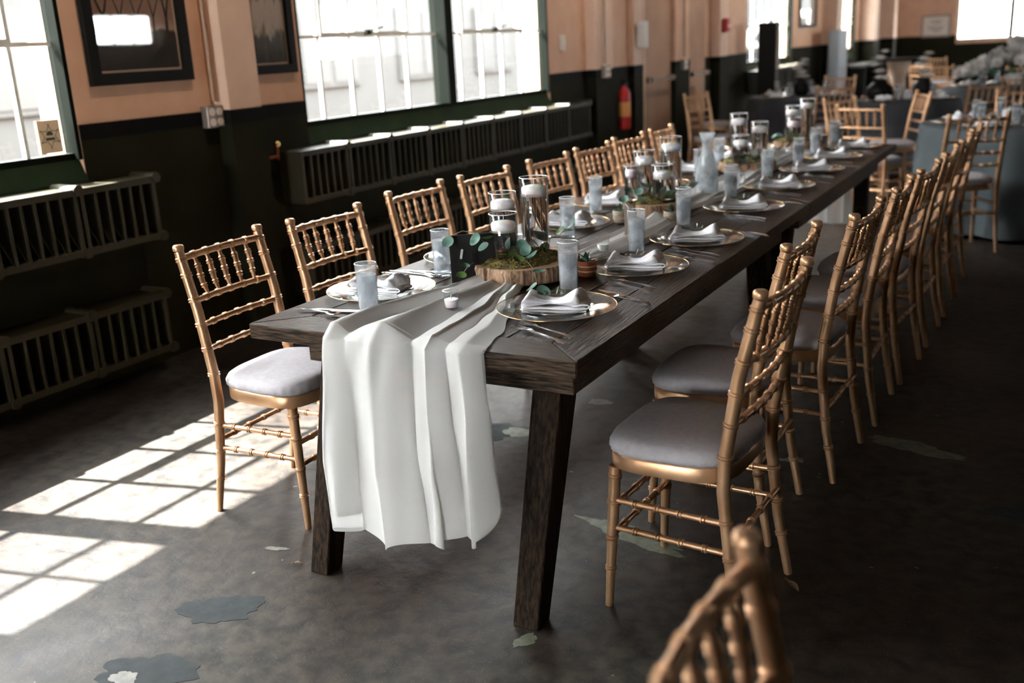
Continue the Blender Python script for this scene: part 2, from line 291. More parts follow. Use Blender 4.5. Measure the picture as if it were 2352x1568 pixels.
# ------------------------------------------------------------------ windows
wcount = [0]
def window_left(y0, y1, units, rows, casement=True):
    wcount[0] += 1; o = struct(obj('window_%d' % wcount[0], None))
    f = MB(); f.bb(GX - .03, WX - .002, y0, y0 + .022, SILL, HEAD).bb(GX - .03, WX - .002, y1 - .022, y1, SILL, HEAD)
    f.bb(GX - .03, GX + .03, y0 + .022, y1 - .022, SILL, SILL + .03).bb(GX - .03, GX + .03, y0 + .022, y1 - .022, HEAD - .03, HEAD)
    f.build('window_frame', 'greenframe', o)
    prev = y0 + .022
    for u in units:
        if u.get('post'):
            MB().bb(GX - .04, GX + .09, u['post'][0], u['post'][1], SILL + .03, HEAD - .03).build('window_post', 'greenframe', o)
    for u in units:
        a, b = u['span']
        for y in u['m']:
            MB().bb(GX - .012, GX + .012, y - .009, y + .009, SILL + .03, HEAD - .03).build('muntin', 'muntin', o)
        ed = [a] + [y for y in u['m']] + [b]
        for i in range(len(ed) - 1):
            for z in rows:
                MB().bb(GX - .012, GX + .012, ed[i] + .009, ed[i + 1] - .009, z - .009, z + .009).build('glazing_bar', 'muntin', o)
        zz = [SILL + .03] + list(rows) + [HEAD - .03]
        for i in range(len(ed) - 1):
            for j in range(len(zz) - 1):
                MB().bb(GX - .002, GX + .002, ed[i] + .004, ed[i + 1] - .004, zz[j] + .004, zz[j + 1] - .004).build('pane', 'pane', o)
        if casement and len(u['m']) >= 3:
            c0, c1 = u['m'][0], u['m'][min(3, len(u['m']) - 1)]
            c = MB(); c.bb(GX + .013, GX + .035, c0, c1, rows[0] - .004, rows[0] + .024).bb(GX + .013, GX + .035, c0, c0 + .02, rows[0] + .024, HEAD - .05).bb(GX + .013, GX + .035, c1 - .02, c1, rows[0] + .024, HEAD - .05)
            cs = c.build('casement_frame', 'muntin', o)
            cy = (c0 + c1) / 2
            MB().box((GX + .045, cy, rows[0] + .02), (.02, .05, .03)).tube([(GX + .05, cy, rows[0] + .02), (GX + .085, cy + .03, rows[0] + .035), (GX + .09, cy + .1, rows[0] + .05)], .007, 6).build('latch', 'blackmetal', cs)
    sl = MB(); sl.loft([[(GX + .03, y, SILL), (WX + .012, y, .965), (WX + .012, y, .90), (GX - .03, y, SILL - .02)] for y in (y0, y1)])
    sl.build('window_sill', 'greensill', o)
    return o
rows = (1.575, 2.065)
window_left(-2.3, 1.13, [dict(span=(-2.28, -.446), m=(-1.95, -1.64, -1.33, -1.02, -.71), post=(-.446, -.34)), dict(span=(-.34, 1.11), m=(-.045, .265, .575, .885))], rows)
window_left(2.71, 5.94, [dict(span=(2.73, 4.272), m=(2.955, 3.263, 3.571, 3.882), post=(4.272, 4.37)), dict(span=(4.37, 5.92), m=(4.583, 4.90, 5.22, 5.53))], rows)
window_left(11.95, 14.45, [dict(span=(11.97, 14.43), m=(12.4, 12.8, 13.2, 13.6, 14.0))], rows, False)
window_left(17.3, 19.6, [dict(span=(17.32, 19.58), m=(17.8, 18.3, 18.8, 19.2))], rows, False)
def flat_window(name, box, axis, bars):
    o = struct(obj(name, None)); (a0, a1, b, z0, z1) = box
    def bx_(p0, p1, q0, q1, t): return MB().bb(p0, p1, b - t, b + t, q0, q1) if axis == 'x' else MB().bb(b - t, b + t, p0, p1, q0, q1)
    for p in [a0, a1 - .04]: bx_(p, p + .04, z0, z1, .05).build('window_frame', 'greenframe', o)
    for z in (z0, z1 - .04): bx_(a0 + .04, a1 - .04, z, z + .04, .05).build('window_frame', 'greenframe', o)
    for p in bars: bx_(p - .05, p + .05, z0 + .04, z1 - .04, .05).build('window_post', 'greenframe', o)
    ed = [a0 + .04] + [p for p in bars] + [a1 - .04]
    for i in range(len(ed) - 1):
        x0 = ed[i] + (.05 if i else 0); x1 = ed[i + 1] - (.05 if i < len(ed) - 2 else 0); nn = max(1, round((x1 - x0) / .42))
        for j in range(nn):
            xa = x0 + (x1 - x0) * j / nn; xb = x0 + (x1 - x0) * (j + 1) / nn
            if j: bx_(xa - .012, xa + .012, z0 + .04, z1 - .04, .012).build('muntin', 'muntin', o)
            bx_(xa + .012, xb - .012, z0 + .04, z1 - .04, .002).build('pane', 'pane', o)
    return o
flat_window('window_5', (-.63, 2.9, BY + .12, 1.07, 2.6), 'x', (.52, 1.7))
flat_window('window_6', (5.0, 8.2, BY + .12, 1.07, 2.6), 'x', (6.1, 7.2))
flat_window('window_9', (NW[0], NW[1], NY - .12, NW[2], NW[3]), 'x', (-.4,))
flat_window('window_7', (10.3, 11.75, FX + .12, 1.8, 2.35), 'y', ())
flat_window('window_8', (16.4, 20.0, FX + .12, 1.35, 2.6), 'y', (17.6, 18.8))

# ------------------------------------------------------------------ outside
tag(MB().bb(-30, WX - .3, -30, 50, -.35, -.2).build('driveway', 'ground'), kind='structure')
tag(MB().bb(WX - .3, 30, BY + .3, 60, -.35, -.2).build('car_park', 'ground'), kind='structure')
fb = tag(MB().bb(-14, -10, -14, 40, -.2, 5.2).build('building', 'facade'), 'pale building across the driveway seen through the long windows', 'building')
for yy in range(-12, 38, 3):
    for z0, z1 in ((.9, 2.3), (3.2, 4.5)):
        f = MB().bb(-10.0, -9.94, yy, yy + 1.7, z0, z1).build('window', 'facade', fb)
        for i in range(2): MB().bb(-9.94, -9.925, yy + .08 + i * .82, yy + .76 + i * .82, z0 + .08, z1 - .08).build('pane', 'facadedark', f)
MB().bb(-10.0, -9.9, -14, 40, .2, .34).build('ledge', 'facade', fb)
fb2 = tag(MB().bb(-12, 26, 40, 43, -.2, 7.5).build('building', 'facade'), 'grey building across the car park behind the white van', 'building')
for xx in range(-10, 24, 4): MB().bb(xx, xx + 2.2, 39.95, 40, 1.0, 2.6).build('window', 'facadedark', fb2)
# white van beyond the far window
van = thing('van', 'white van parked outside the far wall window', 'van', (1.0, 27.6, -.2))
def van_body():
    prof = [(-2.6, .45), (-2.6, 1.9), (-2.4, 2.2), (.55, 2.2), (1.3, 1.5), (2.1, 1.3), (2.25, 1.0), (2.25, .45)]
    a = MB(); a.loft([[(x, -1, z) for x, z in prof], [(x, 1, z) for x, z in prof]]); return a
b_ = van_body().build('body', 'carpaint', van); bevel(b_, .06, 3)
MB().add([(-.45, -1.012, 1.45), (.95, -1.012, 1.45), (.50, -1.012, 2.02), (-.45, -1.012, 2.02), (-.45, -1.0, 1.45), (.95, -1.0, 1.45), (.50, -1.0, 2.02), (-.45, -1.0, 2.02)], [(0, 1, 2, 3), (4, 7, 6, 5), (0, 4, 5, 1), (1, 5, 6, 2), (2, 6, 7, 3), (3, 7, 4, 0)]).build('side_window', 'facadedark', van)
MB().box((1.05, -1.12, 1.5), (.12, .2, .22)).build('mirror', 'carpaint', van)
for x in (-1.7, 1.5):
    for y in (-.9, .9): MB().tube([(x, y - .12, .36), (x, y + .12, .36)], .36, 20).build('wheel', 'tyre', van, 40)

# ------------------------------------------------------------------ radiators
def radiator(y1, nsec, z0, z1, label, pitch=.44, xf=-1.85, xb=-2.016):
    t = thing('radiator', label, 'radiator', (0, y1, z0), 0, 'wall radiators under the windows'); H = z1 - z0
    for i in range(nsec):
        a = -(i + 1) * pitch; b = a + pitch
        m = MB(); m.bb(xb, xf, a + .004, b - .004, H - .03, H).bb(xb, xf, a + .004, b - .004, 0, .03)
        m.bb(xb, xf, a + .008, a + .026, .03, H - .03).bb(xb, xf, b - .026, b - .008, .03, H - .03); m.tube([(xb + .005, b, H - .008), (xf + .006, b, H - .008)], .026, 10); m.tube([(xb + .005, b, .012), (xf + .006, b, .012)], .024, 10)
        sec = m.build('section', 'radiator', t, 40)
        for j in range(5):
            y = a + .026 + (pitch - .052) * (j + 1) / 6
            MB().bb(xb + .01, xf - .002, y - .006, y + .006, .03, H - .03).build('fin', 'radiator', sec)
    return t
radiator(1.372, 8, .655, .955, 'upper olive radiator under the left window with sunlit top')
radiator(1.335, 8, .10, .395, 'lower olive radiator under the left window close to the floor')
radiator(6.38, 9, .65, .95, 'upper olive radiator under the wide middle window with sunlit top')
radiator(6.38, 9, .10, .395, 'lower olive radiator behind the window side chairs')
radiator(14.85, 7, .655, .97, 'distant upper radiator under the third window with sunlit top', .42)
radiator(14.85, 7, .10, .40, 'distant lower radiator under the third window', .42)
v = thing('radiator_valve', 'brass radiator valve on the dark wall left of the middle radiator', 'valve', (-1.97, 2.37, .93))
MB().tube([(0, 0, -.02), (0, 0, .06)], .008, 8).tube([(0, -.08, 0), (0, .0, 0)], .01, 8).build('pipe', 'terracotta', v)
MB().lathe([(.0, .0), (.018, .0), (.02, .015), (.008, .03), (0, .03)], 12, (0, 0, .055)).build('knob', 'goldrim', v, 60)
v = thing('valve_wheel', 'small red valve wheel low on the wall behind the sixth window side chair', 'valve', (-1.95, 6.62, .42))
MB().tube([(0, .04 * math.cos(2 * PI * i / 12), .04 * math.sin(2 * PI * i / 12)) for i in range(13)], .01, 6).box((0, 0, 0), (.012, .07, .014)).box((0, 0, 0), (.012, .014, .07)).build('wheel', 'red', v)
MB().tube([(-.06, 0, 0), (0, 0, 0)], .012, 8).build('stem', 'blackmetal', v)

# ------------------------------------------------------------------ things on the window wall
def conduit(y, z0, x, label):
    t = thing('conduit', label, 'pipe', (x, y, 0)); MB().tube([(0, 0, z0), (0, 0, CZ)], .013, 8).build('pipe', 'conduit', t, 60)
    for z in (1.9, 2.8): MB().box((-.004, 0, z), (.02, .05, .02)).build('clip', 'steelbox', t)
def outlet(y, z, x, label):
    t = thing('outlet_box', label, 'outlet', (x, y, z)); bevel(MB().box((0, 0, 0), (.05, .115, .115)).build('box', 'steelbox', t), .006, 2)
    for a in (-.026, .026):
        for b in (-.026, .026): MB().lathe([(0, 0), (.02, 0), (.02, .004), (0, .004)], 14).build('socket', 'ivoryplastic', t, 40, None).matrix_local = Matrix.Translation((.025, a, b)) @ Matrix.Rotation(PI / 2, 4, 'Y')
conduit(1.965, 1.26, WX + .03, 'brown conduit running down the wall beside the nearest pilaster')
outlet(1.94, 1.185, WX + .03, 'steel four socket outlet box below the nearest conduit')
conduit(6.84, 1.26, WX + .13, 'brown conduit on the pilaster past the middle window')
outlet(6.86, 1.19, WX + .13, 'steel outlet box on the pilaster past the middle window')
conduit(9.03, 1.25, WX + .13, 'conduit running down between the two brown doors')
outlet(9.03, 1.17, WX + .13, 'outlet box on the post between the two brown doors')
def tree(mb, x, z, a, l, wd, dep, rg):
    if dep == 0 or wd < .0006: return
    x2 = x + l * math.sin(a); z2 = z + l * math.cos(a); nx, nz = math.cos(a) * wd, -math.sin(a) * wd
    mb.add([(0, x - nx, z - nz), (0, x + nx, z + nz), (0, x2 + nx * .7, z2 + nz * .7), (0, x2 - nx * .7, z2 - nz * .7)], [(0, 1, 2, 3)])
    for s_ in (-1, 1): tree(mb, x2, z2, a + s_ * rg.uniform(.2, .5), l * rg.uniform(.68, .85), wd * .68, dep - 1, rg)
def print_mat(name, stops, ns=6):
    m = mat(name, (.1, .1, .1), .5); N, L, b = nt(m); tc = N.new('ShaderNodeTexCoord'); sp = N.new('ShaderNodeSeparateXYZ'); L.new(tc.outputs['Generated'], sp.inputs[0])
    nz = N.new('ShaderNodeTexNoise'); nz.inputs['Scale'].default_value = ns; L.new(tc.outputs['Generated'], nz.inputs[0]); md = N.new('ShaderNodeMath'); md.operation = 'MULTIPLY_ADD'; md.inputs[1].default_value = .35; L.new(nz.outputs['Fac'], md.inputs[0]); L.new(sp.outputs[2], md.inputs[2])
    sb = N.new('ShaderNodeMath'); sb.operation = 'SUBTRACT'; sb.inputs[1].default_value = .175; L.new(md.outputs[0], sb.inputs[0]); cr = N.new('ShaderNodeValToRGB'); e = cr.color_ramp.elements
    e[0].position = stops[0][0]; e[0].color = (*stops[0][1], 1); e[1].position = stops[-1][0]; e[1].color = (*stops[-1][1], 1)
    for p, c in stops[1:-1]: n_ = e.new(p); n_.color = (*c, 1)
    L.new(sb.outputs[0], cr.inputs[0]); L.new(cr.outputs[0], b.inputs['Base Color']); return m
def picture(y0, y1, z0, z1, x, label, pm, fr=.05, trees=0, frame='blackmetal'):
    t = thing('framed_picture', label, 'picture', (x, (y0 + y1) / 2, z0)); W = (y1 - y0) / 2; H = z1 - z0
    f = MB(); f.bb(0, .03, -W, W, 0, fr).bb(0, .03, -W, W, H - fr, H).bb(0, .03, -W, -W + fr, fr, H - fr).bb(0, .03, W - fr, W, fr, H - fr); f.build('frame', frame, t)
    MB().bb(.001, .006, -W + fr, W - fr, fr, H - fr).build('mat_board', 'mat', t)
    pr = MB().bb(.006, .008, -W + fr + .012, W - fr - .012, fr + .012, H - fr - .012).build('print', pm, t)
    if trees:
        rg = random.Random(3); mb = MB(); w_ = W - fr - .02
        for fx in (-.75, -.35, .0, .45, .8): tree(mb, fx * w_, fr + .12, rg.uniform(-.08, .08), H * .17, .011 if abs(fx) > .5 else .006, 8, rg)
        mb.v = [(.0092, max(-w_, min(w_, a[1])), max(fr + .02, min(H - fr - .02, a[2]))) for a in mb.v]
        mb.build('ink_trees', 'inkbrown', pr)
    MB().bb(.012, .014, -W + fr - .002, W - fr + .002, fr - .002, H - fr + .002).build('glazing', 'pane', t)
P1 = print_mat('tree_print', [(.0, (.02, .013, .01)), (.24, (.035, .022, .016)), (.27, (.45, .30, .22)), (.33, (.30, .17, .12)), (1.0, (.17, .085, .06))], 3)
P2 = print_mat('storm_print', [(.0, (.02, .018, .015)), (.22, (.12, .10, .09)), (.3, (.55, .45, .38)), (.5, (.62, .5, .43)), (.62, (.1, .045, .035)), (1.0, (.06, .025, .02))], 7)
picture(1.23, 1.85, 1.38, 2.14, WX + .001, 'black framed sepia picture of bare trees by the left window', P1, .055, 1)
picture(2.27, 2.655, 1.38, 2.14, WX + .001, 'black framed stormy landscape picture beside the wide middle window', P2, .05)
picture(14.85, 16.0, 1.52, 2.5, WX + .001, 'distant dark framed pale picture right of the third window', M['white'], .05)
picture(20.6, 22.3, 1.2, 2.3, WX + .001, 'far narrow framed dark picture near the room corner', P2, .06)
# far wall framed sign
t = thing('framed_sign', 'small framed white lettered sign on the far wall', 'sign', (-1.08, BY - .03, 1.17))
f = MB(); f.bb(-.32, .32, 0, .03, 0, .04).bb(-.32, .32, 0, .03, .46, .5).bb(-.32, -.28, 0, .03, .04, .46).bb(.28, .32, 0, .03, .04, .46); f.build('frame', 'steelbox', t)
MB().bb(-.28, .28, .01, .02, .04, .46).build('panel', 'ivoryplastic', t)
mb = MB()
for i, (a, b, z) in enumerate([(-.12, .14, .36), (-.08, .1, .31), (-.17, .16, .22), (-.14, .15, .17), (-.06, .1, .12)]): mb.bb(a, b, .006, .0098, z, z + .014)
mb.build('lettering', 'ink', t)
# paper with a star on the left window
t = thing('star_sticker', 'orange paper square with a dark six pointed star on left window pane', 'sticker', (GX + .006, 1.015, 1.10))
MB().bb(0, .001, -.058, .058, 0, .148).build('paper', 'paper', t)
st = [];
for i in range(12):
    r_ = .05 if i % 2 == 0 else .029; a = PI / 2 + i * PI / 6; st.append((r_ * math.cos(a), r_ * math.sin(a)))
ro = [[(.0016, y, z + .075) for y, z in st], [(.0016, y * .88, z * .88 + .075) for y, z in st]]
MB().loft(ro, cap=False).build('star_outline', 'ink', t)
mb = MB()
for i in range(6):
    a = PI / 2 + i * PI / 3; cy, cz = .052 * math.cos(a), .052 * math.sin(a) + .075; mb.add([(.0018, cy + .004 * math.cos(2 * PI * j / 8), cz + .004 * math.sin(2 * PI * j / 8)) for j in range(8)], [tuple(range(8))])
mb.build('star_tips', 'ink', t)
mb = MB(); mb.add([(.0018, .018 * math.cos(PI * j / 8), .08 + .02 * math.sin(PI * j / 8)) for j in range(9)], [tuple(range(9))]); mb.add([(.0018, -.026, .058), (.0018, .026, .058), (.0018, .022, .07), (.0018, -.022, .07)], [(0, 1, 2, 3)]); mb.build('emblem', 'ink', t)
# wall telephone-like white box, towel dispenser, extinguisher, alarm
t = thing('wall_dispenser', 'white wall dispenser on the peach wall before the brown doors', 'dispenser', (WX + .07, 7.86, 1.38))
bevel(MB().box((.03, 0, .13), (.09, .12, .26)).build('case', 'white', t), .015, 2); MB().box((.04, -.1, .235), (.04, .1, .03)).build('arm', 'white', t)
t = thing('thermostat', 'small pale thermostat on the peach wall past the middle window', 'thermostat', (WX, 6.18, 1.42))
bevel(MB().box((.015, 0, .05), (.03, .09, .13)).build('case', 'ivoryplastic', t), .006, 2); MB().lathe([(0, 0), (.02, 0), (.018, .008), (0, .008)], 14).build('dial', 'white', t, 40).matrix_local = Matrix.Translation((.03, 0, .05)) @ Matrix.Rotation(PI / 2, 4, 'Y')
t = thing('fire_extinguisher', 'red fire extinguisher with orange label hanging on the dark wall', 'extinguisher', (WX + .10, 7.36, .62))
MB().lathe([(0, 0), (.055, 0), (.06, .02), (.06, .33), (.045, .38), (.02, .40), (.02, .42), (0, .42)], 20).build('cylinder', 'red', t, 50)
MB().lathe([(.061, .12), (.061, .26)], 20).build('label_band', 'orange', t, 50)
MB().box((0, 0, .44), (.03, .03, .04)).box((.04, 0, .465), (.11, .02, .012)).build('valve', 'blackmetal', t); MB().tube([(0, .02, .43), (.03, .08, .36), (.02, .085, .15)], .009, 8).build('hose', 'blackmetal', t, 60)
t = thing('fire_alarm', 'small red fire alarm box high on the wall past the brown doors', 'alarm', (WX + .13, 10.5, 1.52))
bevel(MB().box((.03, 0, .06), (.06, .12, .16)).build('case', 'red', t), .006); MB().box((.065, 0, .05), (.012, .08, .02)).build('lever', 'white', t)
# doors
for i, (a, b) in enumerate(doors):
    d = struct(obj('door_%d' % (i + 1), None))
    MB().bb(WX + .002, WX + .05, a, b, .01, 2.3).build('door_leaf', 'doorpaint', d)
    MB().bb(WX + .002, WX + .07, a - .045, a - .005, 0, 2.36).build('door_jamb', 'peachlight', d)
    br = MB().tube([(WX + .12, a + .06, 1.05), (WX + .12, b - .06, 1.05)], .016, 10).build('push_bar', 'steel', d, 60)
    for y in (a + .08, b - .08): MB().box((WX + .085, y, 1.05), (.07, .05, .06)).build('bar_bracket', 'steel', br)

# ------------------------------------------------------------------ added fill and wall wash lamps (unseen, above the frame)
for i, (x, y) in enumerate([(.2, 1.2), (.2, 5.4), (.2, 10.0), (.2, 15.5), (.2, 21)]):  # unseen lamps added as warm fill for the shadows
    t = thing('added_fill_lamp', '%s added warm fill lamp out of view, from the camera end' % (ORD[:4] + ['farthest'])[i], 'lamp', (x, y, 3.0), 0, 'added fill lamps over the room')
    MB().tube([(0, 0, .2), (0, 0, .7)], .008, 6).build('cord', 'blackmetal', t); MB().lathe([(.04, .2), (.06, .17), (.2, .02), (.205, 0)], 24).build('shade', 'white', t, 60)
    MB().lathe([(0, .03), (.05, .04), (.06, .09), (.03, .14), (0, .14)], 16).build('bulb', 'lampglow', t, 60)
    ld = bpy.data.lights.new('added_fill_light', 'POINT'); ld.energy = .6; ld.color = (1, .6, .34); ld.shadow_soft_size = .08; lo = bpy.data.objects.new('added_fill_light', ld); C.objects.link(lo); lo.parent = t; lo.location = (0, 0, -.05)

for i, y in enumerate([-1.2, 1.5, 3.9, 6.6, 9.0, 11.2, 15.2, 20.5]):  # unseen spotlights added to brighten the upper peach wall
    t = thing('added_wall_wash', '%s added unseen wall wash spotlight along the window wall, from the camera end' % ORD[i], 'lamp', (-.75, y, 3.45), 0, 'added wall wash spotlights')
    MB().tube([(0, 0, 0), (-.1, 0, -.11)], .045, 16).build('head', 'blackmetal', t, 50); MB().tube([(.02, 0, .02), (.02, 0, .25)], .012, 8).build('stem', 'blackmetal', t)
    ld = bpy.data.lights.new('added_wash_light', 'SPOT'); ld.energy = 50; ld.color = (1, .78, .6); ld.spot_size = R(88); ld.spot_blend = .9; ld.shadow_soft_size = .04
    lo = bpy.data.objects.new('added_wash_light', ld); C.objects.link(lo); lo.parent = t; lo.location = (-.12, 0, -.13); lo.rotation_euler = Vector((-1.28, 0, -1.25)).to_track_quat('-Z', 'Y').to_euler()

# ------------------------------------------------------------------ floor patches and debris
def blob(cx, cy, rx, ry, seed, n=34, rough=.26, rot=0):
    n = n * 2 if n > 20 else n
    rg = random.Random(seed); ph = [rg.uniform(0, 6.28) for _ in range(6)]; out = []
    for i in range(n):
        a = 2 * PI * i / n; r_ = 1 + rough * (.5 * math.sin(2 * a + ph[0]) + .35 * math.sin(3 * a + ph[1]) + .3 * math.sin(5 * a + ph[2]) + .22 * math.sin(9 * a + ph[3]) + .16 * math.sin(13 * a + ph[4]) + .09 * math.sin(23 * a + ph[5])) + rg.uniform(-.02, .02)
        x, y = rx * r_ * math.cos(a), ry * r_ * math.sin(a); out.append((cx + x * math.cos(rot) - y * math.sin(rot), cy + x * math.sin(rot) + y * math.cos(rot)))
    return out
M['patchblue'] = noisy('blue_grey_filler', (.021, .0255, .027), (.030, .0355, .0375), 25, .75, bump=.15, Specular_IOR_Level=.2)
M['patchgreen'] = noisy('pale_green_paint_scrap', (.06, .066, .043), (.12, .125, .085), 30, .55)
M['patchwhite'] = noisy('white_paint_scrap', (.09, .085, .075), (.16, .15, .135), 30, .6)
for cx, cy, rx, ry, s_, m, h, rot in [(.01, -.255, .105, .075, 1, 'patchblue', .0010, .4), (.055, -.565, .125, .085, 2, 'patchblue', .0010, .2), (.02, -.60, .034, .03, 3, 'patchwhite', .0016, 0), (-.085, .08, .035, .012, 4, 'patchwhite', .0010, .3),
                                 (.90, .60, .20, .042, 5, 'patchgreen', .0010, -.22), (.858, -.035, .04, .02, 6, 'patchgreen', .0010, 1.1), (.17, 1.22, .07, .05, 7, 'patchgreen', .0010, .3), (.02, 1.18, .16, .1, 8, 'patchblue', .0008, .2),
                                 (1.57, 1.63, .16, .05, 9, 'patchgreen', .0008, -.2), (.32, 1.65, .05, .03, 10, 'patchwhite', .0010, .4), (.5, 2.3, .09, .05, 11, 'patchwhite', .0008, .2), (1.95, 1.2, .12, .05, 12, 'patchblue', .0008, .2), (1.2, 1.35, .04, .02, 14, 'patchwhite', .0010, .2), (-.52, .62, .03, .02, 15, 'patchwhite', .0010, .1)]:
    MB().prism(blob(cx, cy, rx, ry, s_, rot=rot), 0.0, h).build('patch', m, floor)
# hairline cracks and paint flecks
rg = random.Random(11); fl = MB()
for i in range(120):
    x = rg.uniform(-.6, 2.4); y = rg.uniform(-.9, 3.2); s_ = .0018 + .007 * rg.random() ** 3; fl.prism(blob(x, y, s_, s_ * rg.uniform(.5, 1), i, 7, .4), 0, .0006)
o = fl.build('paint_flecks', 'patchwhite', floor); o['kind'] = 'stuff'
def dry_leaf(x, y, rz, l, label):
    t = thing('dry_leaf', label, 'leaf', (x, y, .002), rz); MB().grid(lambda u, v: ((u - .5) * l, (v - .5) * l * .36 * math.sin(PI * u) ** .7, .006 * math.sin(PI * u) + .004 * abs(v - .5)), 8, 4).build('blade', 'stem', t, 180); MB().tube([(-l * .7, 0, .002), (-l * .45, 0, .004)], .0012, 5).build('stalk', 'stem', t)
dry_leaf(1.245, .28, -.5, .05, 'small dry leaf on the floor behind the nearest right chair')
dry_leaf(1.41, .5, -.8, .06, 'second dry leaf on the dark floor beside the right chairs')
dry_leaf(.045, .03, .4, .03, 'crumb of dried moss on the floor beside the left table leg')

# ------------------------------------------------------------------ chiavari chair
def ringed(mb, pts, rad, rings, rr=1.32, n=10):
    """tube along a polyline with turned double rings at the given distances (0..1)"""
    pts = [Vector(p) for p in pts]; L_ = [0]
    for i in range(1, len(pts)): L_.append(L_[-1] + (pts[i] - pts[i - 1]).length)
    T = L_[-1]
    def at(s_):
        for i in range(1, len(L_)):
            if s_ <= L_[i] + 1e-9: f_ = (s_ - L_[i - 1]) / (L_[i] - L_[i - 1]); return pts[i - 1].lerp(pts[i], f_), rad[i - 1] + (rad[i] - rad[i - 1]) * f_
        return pts[-1], rad[-1]
    key = [(l, 0) for l in L_]
    for q_ in rings:
        for d, k_ in ((-.0075, 0), (-.0055, 1), (-.0025, 1), (-.0012, 0), (.0012, 0), (.0025, 1), (.0055, 1), (.0075, 0)): key.append((min(max(q_ * T + d, 0), T), k_))
    key.sort(); P_, R_ = [], []
    for s_, k_ in key:
        p, r_ = at(s_)
        if P_ and (p - P_[-1]).length < 1e-4: continue
        P_.append(p); R_.append(r_ + (.003 if k_ else 0))
    return mb.tube(P_, R_, n)
def chair_outline(k, n=40):
    out = []
    for i in range(n):
        a = 2 * PI * i / n; c, s_ = math.cos(a), math.sin(a); e = .55
        x = abs(c) ** e * (1 if c >= 0 else -1); y = abs(s_) ** e * (1 if s_ >= 0 else -1)
        hw = .190 + .012 * y
        out.append((x * hw * k, .045 + y * .172 * k))
    return out
def make_chair():
    t = thing('chiavari_chair', 'x', 'chair')
    fr = MB(); fr.loft([[(x, y, z) for x, y in chair_outline(k)] for k, z in ((1, .408), (1.005, .412), (1.005, .444), (.99, .448))]); fr.build('seat_frame', 'gold', t, 40)
    cu = MB(); prof = [(.93, .446), (1.0, .449), (1.03, .458), (1.035, .468), (1.0, .482), (.93, .490), (.8, .495), (.55, .499), (.25, .501), (.05, .5015)]; rgs = []
    for k_, z in prof:
        rgs.append([])
        for j, (x, y) in enumerate(chair_outline(k_, 96)):
            e = math.exp(-((z - .458) / .014) ** 2) * .0028 * (math.sin(j * 1.9) + .6 * math.sin(j * 3.1 + 1)) if k_ > .9 else 0
            d = math.hypot(x, y - .045) or 1; rgs[-1].append((x * (1 + e / d), .045 + (y - .045) * (1 + e / d), z))
    cu.loft(rgs); cu.build('cushion', 'cushion', t, 180)
    post = [(0, -.175, 0), (0, -.142, .18), (0, -.118, .40), (0, -.122, .50), (0, -.152, .70), (0, -.198, .893)]; pr = [.0115, .0145, .017, .017, .0165, .0155]
    for s_ in (-1, 1):
        xs = [.193, .188, .184, .184, .184, .184]
        m = MB(); ringed(m, [(s_ * xs[i], p[1], p[2]) for i, p in enumerate(post)], pr, (.14, .25, .36, .55, .645, .735, .825, .915, .972)); m.lathe([(.0125, 0), (.0175, .003), (.0185, .010), (.0175, .017), (.013, .021), (0, .022)], 12, (s_ * .184, -.1985, .894), cap=True); m.build('back_post', 'gold', t, 50)
        m = MB(); ringed(m, [(s_ * .172, .180, .41), (s_ * .178, .190, .2), (s_ * .184, .200, 0)], [.0165, .0145, .0105], (.07, .25, .5, .72)); m.build('leg', 'gold', t, 50)
    def rail(name, y, z, r_, rings, bow=0):
        pts = [(x, y - bow * (1 - (x / .18) ** 2), z) for x in (-.178, -.12, -.06, 0, .06, .12, .178)]
        m = MB(); ringed(m, pts, [r_] * 7, rings, 1.3, 8); m.build(name, 'gold', t, 50)
    R5 = (.16, .33, .5, .67, .84)
    rail('top_rail', -.192, .872, .0115, R5, .018); rail('back_rail', -.160, .735, .010, R5, .018); rail('back_rail', -.146, .655, .0095, R5, .015); rail('back_rail', -.134, .575, .0095, R5, .012)
    for i in range(5):
        x = (-.118, -.059, 0, .059, .118)[i]; b = .018 * (1 - (x / .18) ** 2)
        m = MB(); ringed(m, [(x * .93, -.160 - b, .738), (x, -.172 - b, .785), (x, -.18 - b, .83), (x, -.192 - b, .868)], [.0045, .0088, .0088, .0045], (.25, .5, .75), 1.3, 8); m.build('spindle', 'gold', t, 50)
    for s_ in (-1, 1):
        for z in (.315, .235):
            m = MB(); ringed(m, [(s_ * .184, -.13 - .02 * (1 - z / .3), z), (s_ * .176, .185, z + .0)], [.0085, .0085], (.2, .4, .6, .8), 1.3, 8); m.build('stretcher', 'gold', t, 50)
    for z in (.29, .215): m = MB(); ringed(m, [(-.175, .187, z), (.175, .187, z)], [.0085] * 2, (.2, .4, .6, .8), 1.3, 8); m.build('stretcher', 'gold', t, 50)
    m = MB(); ringed(m, [(-.186, -.14, .26), (.186, -.14, .26)], [.0085] * 2, (.2, .4, .6, .8), 1.3, 8); m.build('stretcher', 'gold', t, 50)
    return t
CH = Kind(make_chair)
def chair_at(topx, topy, ang, label, group, ang_face):
    """place so that the middle of the backrest top stands at (topx, topy), facing ang_face"""
    f = Vector((math.cos(ang_face), math.sin(ang_face))); c = Vector((topx, topy)) + f * .2
    return CH.put((c.x, c.y, 0), ang_face - PI / 2, label, group)
